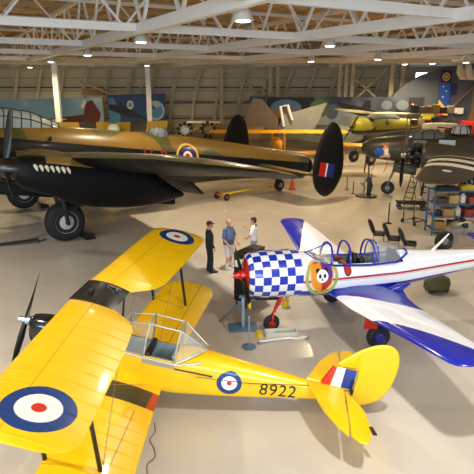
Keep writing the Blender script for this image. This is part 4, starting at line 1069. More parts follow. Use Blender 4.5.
# radial engines on tall stands behind the bomber spine
def radial(loc, label, colr, sc=1.0, grp=None):
    r = thing('radial_engine', label, 'engine', loc, (0, 0, R(-80)), grp)
    q = MB(); q.lathe((0, 0, 2.75), [(.1, -.45), (.26, -.3), (.34, 0), (.4, .4), (.25, .7)], (1, 0, 0), 20); q.build('crankcase', colr, r)
    q = MB()
    for k in range(9):
        a = 2*PI*k/9; c = (.05, .5*math.sin(a), 2.75+.5*math.cos(a)); q.box(c, (.3, .24, .34), (-a, 0, 0), bev=.05)
    q.build('cylinders', DARK, r)
    q = MB(); q.lathe((-.35, 0, 2.75), [(.28, -.06), (.34, 0), (.28, .06)], (1, 0, 0), 20); q.build('exhaust_ring', STEEL, r)
    q = MB()
    for s in (1, -1):
        for e in (-.5, .7): q.bar((.2, s*.2, 2.5), (e, s*.55, 0), .1, .1)
        q.bar((-.5, s*.55, .3), (.7, s*.55, .3), .08, .08)
    q.build('stand', DARK, r); return r
radial((-6.3, 43.5, 0), 'left of three radial engines on tall stands behind the bomber spine', paint('pale_engine_case', 'b4b4ac', rough=.4, metal=.4))
radial((-4.2, 43.0, 0), 'middle of three radial engines on tall stands, with bright case', paint('bright_engine_case', 'd8d8d4', rough=.35, metal=.4))
radial((-2.4, 43.6, 0), 'right of three radial engines on tall stands, brown case', paint('brown_engine_case', '8c7448', rough=.5))
q = MB(); wing(q, [(-1.6, 0, .9, 0, .3, 0), (1.6, .1, .8, 0, .3, 0)]); rk = thing('wing_section', 'long cream wing section lying on a trestle behind the engines', 'wing', (-3.2, 51.6, 0))
ws = q.build('skin', CRM, rk); ws.rotation_euler = (0, 0, PI/2); ws.location = (0, 0, 2.75)
for x in (-1.2, 1.2):
    q = MB(); q.bar((x, -.4, 0), (x, 0, 2.7), .1, .1); q.bar((x, 1.1, 0), (x, .6, 2.7), .1, .1); q.bar((x, -.3, 1), (x, 1, 1), .08, .08); q.build('trestle', DARK, rk)
q = MB(); q.box((-15.4, 58.5, 5.5), (2.4, .7, .6), bev=.04); crate = q.build('crate', paint('brown_crate', '8a6a3a', rough=.6)); tag(crate, 'brown crate on a high shelf above the dark blue mural', 'crate')
q = MB()
for x in (-16.4, -14.4): q.box((x, 58.5, 2.57), (.14, .6, 5.14))
q.box((-15.4, 58.5, 5.16), (2.6, .8, .08)); tag(q.build('shelf_frame', PURL, smooth=0), 'tall cream shelf frame behind the murals holding the crate', 'shelf')

# ------------------------------------------------------------------ clutter by the right end wall
RK = paint('brown_shelving', '6e5a3c', rough=.6)
def rack(name, label, x, y, w, d, h, n, mat, yaw=0):
    r = thing(name, label, 'shelves', (x, y, 0), (0, 0, yaw))
    for i in (-1, 1):
        for j in (-1, 1):
            q = MB(); q.box((i*w/2, j*d/2, h/2), (.06, .06, h)); q.build('post', mat, r, smooth=0)
    for k in range(n):
        q = MB(); q.box((0, 0, .25+k*(h-.3)/(n-1)), (w-.06, d-.06, .06)); q.build('shelf', mat, r, smooth=0)
    return r
rack('storage_rack', 'tall brown storage rack with cartons in front of the wide mural end', 15.6, 43.2, 3.6, .9, 4.1, 5, RK)
cols = ['6a5432', '84703f', '3c2e20', 'b0a488', '6a2c1c', '26262b', '5f5644']
cm = [paint('carton_'+c, c, rough=.7) for c in cols]
for lv in range(1, 5):
    zz = .285+lv*(3.8/4)
    if zz > 4.4: continue
    for k in range(6):
        h = random.uniform(.35, .7); w_ = random.uniform(.38, .5)
        q = MB(); q.box((0, 0, h/2), (w_, .6, h), bev=.02); q.box((0, -.302, h*.7), (w_*.5, .01, h*.18))
        o = q.build('carton', [cm[(lv*3+k) % 7], WHITE], smooth=0); o.location = (14.17+k*.57, 43.2, zz)
        tag(o, 'carton stored on the tall brown rack by the end wall', 'box', 'cartons on the tall brown rack')
GL = thing('glider_fuselage', 'long pale fuselage resting on trestles behind the olive bomber', 'airplane', (14.3, 41.3, 0), (0, 0, R(0)))
q = MB(); body(q, [(0, .15, 3.3, 3.0, 3.15, 3, 3), (.3, .24, 3.4, 2.92, 3.16, 3, 3), (1.6, .25, 3.42, 2.92, 3.16, 3, 3), (2.4, .2, 3.38, 2.95, 3.16, 3, 3), (2.7, .08, 3.3, 3.0, 3.15, 3, 3)], n=20, sub=2); q.build('shell', CRM, GL)
for x in (.6, 2.1):
    for s in (1, -1):
        q = MB(); q.bar((x, s*.15, 2.95), (x, s*.6, 0), .08, .08); q.build('trestle_leg', DARK, GL)
tr_ = thing('truck', 'red truck parked against the right end wall', 'truck', (22.5, 46.4, 0), (0, 0, R(4)))
q = MB(); q.box((-.3, 0, 1.95), (5.0, 2.2, 2.6), bev=.1); q.build('box_body', paint('truck_red', '9c1d16', rough=.35, coat=.3), tr_)
q = MB(); q.box((-3.6, 0, 1.5), (1.6, 2.1, 1.8), bev=.15); cb_ = q.build('cab', paint('truck_red_cab', 'a3241c', rough=.35, coat=.3), tr_)
q = MB(); q.box((-3.7, -1.06, 1.9), (.9, .04, .6), bev=.01); q.build('window', DARK, cb_)
for x in (-3.4, 1.2):
    for s in (1, -1): wheel(tr_, None, (x, s*.95, .45), .45, .3, TYRE, STEEL)
for k, (x, y, c, lab) in enumerate(((19.2, 42.2, 'd9d4c4', 'white tall bottle-shaped canister in front of the red truck'), (18.5, 43.6, '2c2c30', 'dark cabinet standing below the white sign'), (18.8, 40.4, 'a5302a', 'red cabinet left of the dark cabinet by the end wall'), (20.5, 43.0, 'd8a42c', 'yellow cabinet in front of the red truck'))):
    q = MB(); q.box((0, 0, 1.55), (1.0, .6, 3.1), bev=.04); q.box((0, -.31, 2.3), (.8, .03, 1.2), bev=.01); q.box((0, -.31, .9), (.8, .03, 1.2), bev=.01)
    if k == 0:
        q = MB(); q.lathe((0, 0, 0), [(.3, 0), (.34, .1), (.34, 2.6), (.2, 3.0), (.1, 3.1), (.1, 3.3)], n=20)
    o = q.build('canister' if k == 0 else 'cabinet', paint('cab_'+c, c, rough=.45)); o.location = (x, y, 0); tag(o, lab, 'canister' if k == 0 else 'cabinet')
OW = thing('orange_wing', 'orange-yellow wing panel on a stand beside the olive bomber nose', 'wing', (8.2, 37.8, 0))
q = MB(); wing(q, [(-1.6, 0, 1.7, 2.0, .16, 0), (1.6, .2, 1.5, 2.15, .14, 0), (2.0, .5, .9, 2.2, .1, 0)]); w_ = q.build('skin', OYEL, OW); w_.rotation_euler = (0, 0, R(90)); w_.location = (0, -.6, 0)
for x in (-1.2, 1.2):
    q = MB(); q.bar((x, -.5, 0), (x, 0, 2.0), .08, .08); q.bar((x, .9, 0), (x, .4, 2.0), .08, .08); q.build('trestle', DARK, OW)
# ================================================================== things on the floor
BLU = paint('steel_blue_paint', '5a7894', rough=.45); PBLU = paint('pale_blue_paint', '8fa9bb', rough=.4)
# black display cabinet behind the chequered nose
cab = thing('display_cabinet', 'tall black cabinet with brown-black top standing beyond the chequered nose', 'cabinet', (.36, 14.32, 0), (0, 0, math.atan2(.8, .56)))
q = MB(); q.box((0, 0, .9), (.98, .41, 1.4), bev=.012); q.build('body', paint('cabinet_black', '0c0c0d', rough=.35), cab, smooth=0)
q = MB(); q.box((0, 0, 1.615), (1.0, .43, .03), bev=.006); q.build('top', paint('cabinet_brown_top', '2c2016', rough=.5), cab, smooth=0)
for x in (-.42, .42):
    for y in (-.16, .16):
        q = MB(); q.lathe((x, y, 0), [(.025, 0), (.03, .02), (.025, .21)], n=10); q.build('leg', DARK, cab)
for y, z, w_, h in ((.1, 1.32, .14, .2), (-.04, 1.4, .1, .14), (-.1, 1.1, .08, .12)):
    q = MB(); q.box((-.496, y, z), (.012, w_, h), bev=.003); q.build('label_card', WHITE, cab, smooth=0)
# blue work stand
st = thing('work_stand', 'steel-blue stand with square base plate under the propeller', 'stand', (.16, 12.62, 0))
q = MB(); q.box((0, 0, .02), (.74, .52, .04), .12, bev=.008); q.build('base_plate', BLU, st)
q = MB(); q.tube([(0, 0, .03), (0, 0, .86)], .045, 12); q.build('post', PBLU, st)
q = MB(); q.tube([(-.62, .35, .03), (-.3, .2, .42), (.06, -.02, .84)], .028, 8); q.build('brace', BLU, st)
q = MB(); q.box((0, 0, .88), (.22, .12, .05), bev=.01); q.build('cradle', BLU, st)
bs = thing('barrier_post', 'thin pale post on round blue base in front of the propeller', 'post', (.29, 11.56, 0))
q = MB(); q.lathe((0, 0, 0), [(.17, 0), (.175, .02), (.1, .045), (.03, .08)], n=24); q.build('base', BLU, bs)
q = MB(); q.tube([(0, 0, .05), (0, 0, .78)], .013, 10); q.ball((0, 0, .8), .025); q.build('pole', PBLU, bs)
# white tow bar and tray
tb = thing('tow_bar', 'white bent tow bar lying on the floor by the nose wheel', 'tow bar', (0, 0, 0))
q = MB(); q.tube([(.54, 11.72, .06), (.9, 11.82, .06), (1.3, 11.93, .06), (1.45, 11.88, .06), (1.75, 12.0, .06)], .03, 8); tb.location = (0, 0, 0); q.build('bar', WHITE, tb)
for p in ((.56, 11.725), (1.74, 12.0)):
    q = MB(); q.lathe((p[0], p[1], .03), [(.05, -.03), (.06, 0), (.05, .03)], n=14); q.build('end_fitting', STEEL, tb)
ty = thing('tray', 'long white drip tray on the floor beside the nose wheel', 'tray', (1.12, 12.22, 0), (0, 0, .12))
q = MB(); q.box((0, 0, .012), (.8, .26, .024)); q.box((0, .13, .06), (.8, .02, .12)); q.box((0, -.13, .06), (.8, .02, .12)); q.box((.39, 0, .06), (.02, .26, .12)); q.box((-.39, 0, .06), (.02, .26, .12)); q.build('pan', paint('off_white_tray', 'd8d8cc', rough=.5), ty, smooth=0)
q = MB(); q.box((.1, 0, .045), (.5, .16, .04), bev=.01); q.build('pad', paint('pale_pad', 'b7bba8', rough=.7), ty)
YP = paint('yellow_plastic', 'e4c81c', rough=.4)
q = MB(); q.prism([(-.08, 0), (.08, 0), (.03, .1), (-.03, .1)], -.12, .12, 'y'); ck = q.build('wheel_chock', YP); ck.location = (.56, 12.18, 0); ck.rotation_euler = (0, 0, .3); tag(ck, 'yellow chock in front of the red nose wheel', 'wheel chock')
bk = thing('bucket', 'small yellow bucket standing on the floor under the chequered cowling', 'bucket', (1.38, 14.0, 0))
q = MB(); q.lathe((0, 0, 0), [(.09, 0), (.12, .22), (.13, .23), (.115, .225), (.085, .015), (.01, .015)], n=24, caps=True); q.build('pail', YP, bk)
q = MB(); q.tube([(.12*math.cos(a), 0, .22+.1*math.sin(a)) for a in [PI*k/8 for k in range(9)]], .006, 6); q.build('handle', STEEL, bk)
# red cone by the bomber tail
cn = thing('traffic_cone', 'red cone on the floor behind the bomber tail wheel', 'traffic cone', (3.4, 32.0, 0))
q = MB(); q.box((0, 0, .02), (.42, .42, .04), bev=.01); q.build('base', paint('cone_base', 'a8261c', rough=.5), cn)
q = MB(); q.lathe((0, 0, .04), [(.16, 0), (.04, .7), (.03, .72)], n=20); q.build('cone', paint('cone_red', 'd8301c', rough=.45), cn)
# yellow tow bar of the bomber
yt = thing('tow_bar', 'long yellow wheeled tow bar leading to the bomber tail wheel', 'tow bar', (-.84, 28.9, 0), (0, 0, math.atan2(3.4, 3.8)))
YT = paint('yellow_tow_paint', 'e0bc18', rough=.4)
q = MB(); q.tube([(0, 0, .3), (4.9, .0, .34)], .055, 10); q.build('bar', YT, yt)
q = MB(); q.tube([(0, -.35, .24), (0, .35, .24)], .04, 8); q.tube([(.9, 0, .3), (0, .3, .25)], .03, 8); q.tube([(.9, 0, .3), (0, -.3, .25)], .03, 8); q.build('axle_frame', YT, yt)
for s in (1, -1): wheel(yt, None, (0, s*.42, .2), .2, .12, TYRE, RED)
q = MB(); q.tube([(0, 0, .3), (-.35, 0, .42)], .035, 8); q.lathe((-.4, 0, .42), [(.08, -.02), (.09, 0), (.08, .02)], n=14); q.build('towing_eye', RED, yt)
q = MB(); q.tube([(4.4, 0, .34), (5.0, .25, .5)], .03, 8); q.tube([(4.4, 0, .34), (5.0, -.25, .5)], .03, 8); q.build('fork', YT, yt)
# wooden ramp and chocks at the bomber wheels
rp = thing('ramp', 'dark plank ramp lying in front of the near bomber wheel', 'ramp', (-8.75, 20.35, 0), (0, 0, R(20)))
q = MB(); q.prism([(-.95, 0), (.7, 0), (.7, .1), (-.9, .03)], -.22, .22, 'y'); q.build('plank', paint('dark_plank', '3c3a38', rough=.6), rp, smooth=0)
q = MB(); q.tube([(.7, -.1, .06), (.9, 0, .03), (1.0, .15, .03), (.85, .25, .03)], .018, 6); q.build('rope', DARK, rp)
for x, y, lab in ((-6.25, 21.25, 'black chock behind the near bomber wheel'), (-10.25, 27.2, 'black chock behind the far bomber wheel')):
    c = thing('wheel_chock', lab, 'wheel chock', (x, y, 0), (0, 0, R(34)))
    q = MB(); q.prism([(-.22, 0), (.2, 0), (.2, .06), (-.12, .26), (-.22, .26)], -.4, .4, 'y'); q.build('wedge', BLACK, c, smooth=0)
    q = MB(); q.tube([(.15, -.2, .12), (.3, 0, .02), (.15, .2, .12)], .02, 6); q.build('handle', DARK, c)
# barrier posts near the olive bomber
def bpost(x, y, lab, h=.72):
    r = thing('stanchion', lab, 'stanchion', (x, y, 0))
    q = MB(); q.lathe((0, 0, 0), [(.16, 0), (.16, .02), (.05, .05), (.02, .08)], n=18); q.build('base', DARK, r)
    q = MB(); q.tube([(0, 0, .05), (0, 0, h)], .028, 8); q.ball((0, 0, h), .04); q.build('pole', BLACK, r)
bpost(6.75, 31.9, 'black stanchion nearest the dark oval fin'); bpost(6.85, 30.6, 'black stanchion left of the display propeller stand'); bpost(8.6, 33.4, 'black stanchion below the painted bomber nose'); bpost(7.0, 23.6, 'black stanchion behind the stacked chairs', .95)
ds = thing('engine_display', 'dark machine part upright on oval base in front of the bomber nose wheel', 'display', (7.45, 29.85, 0), (0, 0, .3))
q = MB(); q.lathe((0, 0, 0), [(.6, 0), (.62, .04), (.58, .08), (.02, .1)], n=28); q.build('base', paint('display_base', '26241f', rough=.5), ds)
q = MB(); q.tube([(.15, 0, .08), (.2, 0, .6), (.12, 0, 1.0), (.05, 0, 1.15)], [.12, .16, .13, .06], 12); q.build('strut', BLACK, ds)
q = MB(); q.tube([(-.2, 0, .08), (-.16, 0, .55), (-.3, .02, .8), (-.05, 0, 1.05)], [.05, .06, .13, .08], 10); q.build('arm', paint('silver_arm', '8a8a86', rough=.4, metal=.4), ds)
# stepladder and platform by the olive bomber
lad = thing('stepladder', 'thin black stepladder beside the olive bomber door', 'ladder', (9.9, 28.8, 0), (0, 0, R(25)))
for s in (1, -1):
    q = MB(); q.bar((-.1, s*.25, 1.5), (-.5, s*.3, 0), .04, .04); q.build('front_rail', DARK, lad, smooth=0)
    q = MB(); q.bar((-.1, s*.22, 1.5), (.35, s*.3, 0), .03, .03); q.build('rear_leg', DARK, lad, smooth=0)
for k in range(5):
    q = MB(); q.box((-.46+k*.075, 0, .18+k*.28), (.1, .52, .03)); q.build('step', DARK, lad, smooth=0)
pf = thing('platform_cart', 'low dark platform cart on the floor left of the blue shelves', 'cart', (9.0, 26.6, 0), (0, 0, R(-8)))
q = MB(); q.box((0, 0, .34), (1.5, .8, .06), bev=.01); q.build('deck', paint('dark_deck', '242320', rough=.5), pf)
for x in (-.6, .6):
    for s in (1, -1): wheel(pf, None, (x, s*.3, .12), .12, .06, TYRE, STEEL, name='caster')
for x in (-.6, .6):
    for s in (1, -1):
        q = MB(); q.tube([(x, s*.3, .12), (x, s*.3, .33)], .025, 8); q.build('leg', DARK, pf)
ct = thing('hand_trolley', 'thin tubular trolley on the floor between platform cart and blue shelves', 'trolley', (8.1, 23.6, 0), (0, 0, R(30)))
q = MB(); q.tube([(-.25, -.3, .12), (-.3, -.3, 1.0), (-.3, .3, 1.0), (-.25, .3, .12), (.5, .3, .15), (.5, -.3, .15), (-.25, -.3, .12)], .025, 8); q.build('frame', DARK, ct)
for x in (-.25, .5):
    for s in (1, -1): wheel(ct, None, (x, s*.36, .1), .1, .05, TYRE, STEEL)
# black padded chairs
BLE = paint('black_leather', '111113', rough=.35)
def chair(loc, rz, lab, tilt=0):
    r = thing('chair', lab, 'chair', loc, (0, tilt, rz)); r.scale = (.86,)*3
    q = MB(); q.box((0, 0, .44), (.56, .54, .16), bev=.06); q.build('seat', BLE, r)
    q = MB()
    rr = []
    for z, w_, t, x in ((.46, .42, .1, -.25), (.56, .54, .18, -.28), (.85, .56, .2, -.4), (1.02, .5, .16, -.48), (1.1, .34, .08, -.52)):
        rr.append([(x+t/2*math.cos(2*PI*k/16), math.copysign(abs(math.sin(2*PI*k/16))**.5, math.sin(2*PI*k/16))*w_/2, z) for k in range(16)])
    q.loft(rr); q.build('backrest', BLE, r)
    for s in (1, -1):
        for x in (.2, -.22):
            q = MB(); q.tube([(x, s*.21, .42), (x*1.15, s*.23, 0)], .016, 8); q.build('leg', STEEL, r)
    q = MB(); q.tube([(-.26, .2, .42), (-.3, .2, .7), (-.3, -.2, .7), (-.26, -.2, .42)], .016, 8); q.build('back_frame', STEEL, r)
chair((5.75, 20.5, 0), R(-18), 'left of three black padded chairs behind the open canopy')
chair((6.15, 19.8, 0), R(-18), 'middle of three black padded chairs behind the open canopy')
chair((6.55, 19.1, 0), R(-18), 'right of three black padded chairs, nearest the wrapped engine')
# blue shelving with parts
SB = paint('blue_shelving', '2f5f8e', rough=.45)
rack('shelving_unit', 'blue steel shelving unit full of parts at the right edge', 10.05, 21.9, 3.6, .8, 1.95, 4, SB)
shl = [.25+k*(1.95-.3)/3+.034 for k in range(4)]
items = [(8.52, 1, .3, .42, '20242c', 'helmet', 'dark round helmet at the left end of the middle shelf'), (8.9, 1, .42, .3, 'a3814e', 'carton', 'tan carton next to the dark helmet'), (9.35, 1, .28, .36, 'ddd8cc', 'canister', 'white canister on the middle shelf'), (9.75, 1, .36, .28, '8a2c22', 'carton', 'red carton on the middle shelf'), (10.2, 1, .34, .3, '6b5a40', 'carton', 'brown carton at the right of the middle shelf'),
         (8.58, 2, .5, .22, '4a3a26', 'carton', 'dark brown flat carton on the upper shelf left end'), (9.05, 2, .4, .34, 'b09258', 'carton', 'large tan carton on the upper shelf'), (9.5, 2, .26, .4, 'e2dfd6', 'canister', 'white tall canister on the upper shelf'), (9.85, 2, .3, .26, '9c3a2c', 'carton', 'small red carton on the upper shelf'), (10.25, 2, .4, .3, '75664a', 'carton', 'olive carton on the upper shelf'),
         (8.78, 3, .8, .16, '1b1b1c', 'case', 'long black case lying on top of the blue shelves'), (9.6, 3, .6, .2, 'b39a2c', 'case', 'mustard case lying on top of the blue shelves'), (10.3, 3, .46, .26, '5e4a2e', 'carton', 'brown carton on top of the blue shelves'),
         (8.6, 0, .5, .3, '9a7a48', 'carton', 'tan carton on the bottom shelf left end'), (9.2, 0, .4, .32, '3c3c40', 'case', 'dark case on the bottom shelf'), (9.8, 0, .5, .3, '7c6238', 'carton', 'brown carton on the bottom shelf')]
for x, lv, w_, h, c, kind, lab in items:
    q = MB(); m = paint('item_'+c, c, rough=.55)
    if kind == 'canister': q.lathe((0, 0, 0), [(w_*.45, 0), (w_*.48, .03), (w_*.48, h*.75), (w_*.2, h*.9), (w_*.2, h)], n=18)
    elif kind == 'helmet': q.lathe((0, 0, 0), [(w_*.5, 0), (w_*.52, .05), (w_*.48, h*.4), (w_*.3, h*.6), (.02, h*.66)], n=20)
    elif kind == 'case': q.box((0, 0, h/2), (w_, .5, h), bev=.04); q.tube([(-.1, -.26, h*.5), (-.08, -.3, h*.5), (.08, -.3, h*.5), (.1, -.26, h*.5)], .012, 6)
    else: q.box((0, 0, h/2), (w_, .5, h), bev=.012); q.box((0, -.001, h), (w_*.12, .5, .006)); q.box((0, -.251, h*.6), (w_*.5, .006, h*.25))
    o = q.build(kind, m, smooth=40); o.location = (x, 21.75, shl[lv]); tag(o, lab, {'carton': 'box'}.get(kind, kind))
# wrapped engine
we = thing('wrapped_engine', 'engine wrapped in clear plastic on a wooden crate in front of the blue shelves', 'engine', (8.75, 19.7, 0), (0, 0, R(10)))
q = MB()
for k in range(4): q.box((-.6+.4*k, 0, .04), (.12, .9, .08))
q.box((0, 0, .12), (1.4, .95, .06)); q.build('pallet', paint('pallet_wood', 'a58a58', rough=.7), we, smooth=0)
q = MB(); q.box((.1, -.05, .38), (.85, .55, .46), bev=.02)
for k in range(3): q.box((-.15+.25*k, -.33, .38), (.05, .02, .46))
q.build('crate', paint('crate_wood', '9c6f3c', rough=.7), we, smooth=0)
q = MB(); q.lathe((-.1, 0, .85), [(.1, -.5), (.25, -.4), (.32, 0), (.26, .4), (.08, .55)], (1, .2, 0), 18); eb = q.build('engine_block', paint('dull_engine_metal', '7b7468', rough=.45, metal=.4), we)
q = MB()
for k in range(7):
    a = 2*PI*k/7; q.box((-.12, .34*math.cos(a), .85+.34*math.sin(a)), (.18, .16, .2), (a, 0, 0), bev=.03)
q.build('cylinders', DARK, eb)
q = MB(); rr = []
random.seed(3)
for z, rx, ry in ((.15, .72, .5), (.5, .74, .52), (.85, .66, .48), (1.0, .42, .34), (1.1, .2, .15)):
    rr.append([(rx*math.cos(2*PI*k/22)*random.uniform(.88, 1.06), ry*math.sin(2*PI*k/22)*random.uniform(.88, 1.06), z) for k in range(22)])
q.loft(rr, caps=False); q.build('plastic_wrap', glass('clear_wrap', (.88, .88, .86), .78), we, smooth=25)
wheel(we, None, (-.85, -.2, .4), .4, .2, TYRE, STEEL)
q = MB(); q.tube([(-.85, -.2, .4), (-.5, -.1, .45)], .04, 8); q.build('axle', DARK, we)
# khaki bag under the tail
kb = thing('engine_bundle', 'khaki covered bundle on a dolly under the rear fuselage of the blue and white airplane', 'bundle', (6.15, 15.15, 0), (0, 0, R(15)))
q = MB(); rr = []
for z, rx, ry in ((.1, .3, .22), (.14, .42, .3), (.3, .44, .32), (.45, .36, .27), (.52, .2, .15), (.53, .03, .03)):
    rr.append([(rx*math.cos(2*PI*k/24)*random.uniform(.93, 1.05), ry*math.sin(2*PI*k/24)*random.uniform(.93, 1.05), z) for k in range(24)])
q.loft(rr); q.build('cover', paint('khaki_canvas', '4a4722', rough=.7, var=.3, vscale=6), kb, smooth=60)
q = MB(); q.box((0, 0, .09), (.62, .4, .04)); q.build('dolly', DARK, kb, smooth=0)
for x in (-.26, .26):
    for s in (1, -1): wheel(kb, None, (x, s*.16, .035), .035, .03, TYRE, STEEL, name='caster')
# loose cord below the biplane wing
q = MB(); cp = [(-1.55, 8.55, .01), (-1.5, 8.3, .01), (-1.56, 8.05, .01), (-1.46, 7.85, .01), (-1.4, 7.6, .01), (-1.5, 7.4, .01), (-1.45, 7.1, .01)]
q.tube(catmull(cp, 5), .006, 6); tag(q.build('cord', DARK), 'thin dark cord lying on the floor behind the biplane wing', 'cord')
# ================================================================== people
def fuse(mb, name, mats, parent, vox=.012, sm=2):
    o = mb.build(name, mats, parent)
    m = o.modifiers.new('fuse', 'REMESH'); m.mode = 'VOXEL'; m.voxel_size = vox; m.use_smooth_shade = True
    if sm:
        k = o.modifiers.new('soften', 'SMOOTH'); k.factor = .5; k.iterations = sm
    dg = bpy.context.evaluated_depsgraph_get(); dg.update()
    me = bpy.data.meshes.new_from_object(o.evaluated_get(dg))
    o.modifiers.clear(); old = o.data; o.data = me; bpy.data.meshes.remove(old); me.name = name
    if not me.materials:
        for x in (mats if isinstance(mats, (list, tuple)) else [mats]): me.materials.append(x)
    return o
def limb(mb, pts, rs, sub=3, n=14, flat=1.0):
    c = catmull([(*p, r) for p, r in zip(pts, rs)], sub)
    mb.tube([p[:3] for p in c], [p[3] for p in c], n, flat=flat)
    mb.ball(pts[0], rs[0], 14); mb.ball(pts[-1], rs[-1], 14)
def ringbody(mb, rows, n=24):
    c = catmull(rows, 4)
    mb.loft([[(xo+rx*math.cos(2*PI*k/n), yo+ry*math.sin(2*PI*k/n), z) for k in range(n)] for z, rx, ry, xo, yo in c])
def hand(mb, wr, d, palm, s, curl=.5, sc=1.0):
    """wrist point, pointing direction, palm normal, side; five separate unequal fingers"""
    d = Vector(d).normalized(); pn = Vector(palm); pn = (pn - d*pn.dot(d)).normalized(); sd = d.cross(pn)*s
    wr = Vector(wr)
    mb.tube([wr, wr+d*.03*sc, wr+d*.085*sc], [.024*sc, .033*sc, .036*sc], 12, flat=.5)
    for k, (off, ln) in enumerate(((-.03, .066), (-.01, .078), (.011, .073), (.03, .058))):
        b = wr + d*.075*sc + sd*off*sc
        p1 = b + (d*math.cos(curl*.5)+pn*math.sin(curl*.5))*ln*.5*sc
        p2 = p1 + (d*math.cos(curl*1.3)+pn*math.sin(curl*1.3))*ln*.3*sc
        p3 = p2 + (d*math.cos(curl*2)+pn*math.sin(curl*2))*ln*.25*sc
        mb.tube([b, p1, p2, p3], [.0095*sc, .009*sc, .008*sc, .006*sc], 8)
    b = wr + d*.02*sc - sd*.028*sc
    mb.tube([b, b-sd*.025*sc+d*.03*sc+pn*.01, b-sd*.028*sc+d*.062*sc+pn*.018], [.013*sc, .0105*sc, .008*sc], 8)
def head(mb, c, yaw, pitch=0):
    """skull, jaw, nose, brow, lips and ears; faces +x before turning"""
    m = Matrix.Rotation(yaw, 3, 'Z') @ Matrix.Rotation(pitch, 3, 'Y'); c = Vector(c)
    def P(v): return c + m @ Vector(v)
    rows = [(-.118, .02, .02, .05), (-.11, .045, .035, .045), (-.09, .06, .05, .035), (-.06, .075, .06, .02), (-.02, .088, .07, .006), (.02, .096, .075, 0), (.06, .094, .075, -.004), (.09, .078, .063, -.008), (.112, .045, .04, -.01), (.12, .01, .01, -.01)]
    mb.loft([[P((xo+rx*math.cos(2*PI*k/24), ry*math.sin(2*PI*k/24), z)) for k in range(24)] for z, rx, ry, xo in rows])
    mb.tube([P((.09, 0, .015)), P((.104, 0, -.01)), P((.116, 0, -.032)), P((.098, 0, -.042))], [.008, .012, .014, .008], 8)
    mb.tube([P((.084, .03, .02)), P((.092, .0, .024)), P((.084, -.03, .02))], .011, 8)
    mb.tube([P((.09, .022, -.062)), P((.1, 0, -.062)), P((.09, -.022, -.062))], .008, 8)
    for s in (1, -1):
        mb.tube([P((0, s*.072, .02)), P((-.01, s*.084, .012)), P((0, s*.082, -.02)), P((.006, s*.074, -.035))], [.01, .012, .01, .006], 8)
    return P
def eyes(P, parent, col):
    for s in (1, -1):
        q = MB(); q.ball(P((.086, s*.03, .004)), .0115, 10); q.build('eye', col, parent)
SK = paint('skin', 'c98f70', rough=.5, var=.06, vscale=8); EY = paint('eye', '2a1c14', rough=.2, var=0)
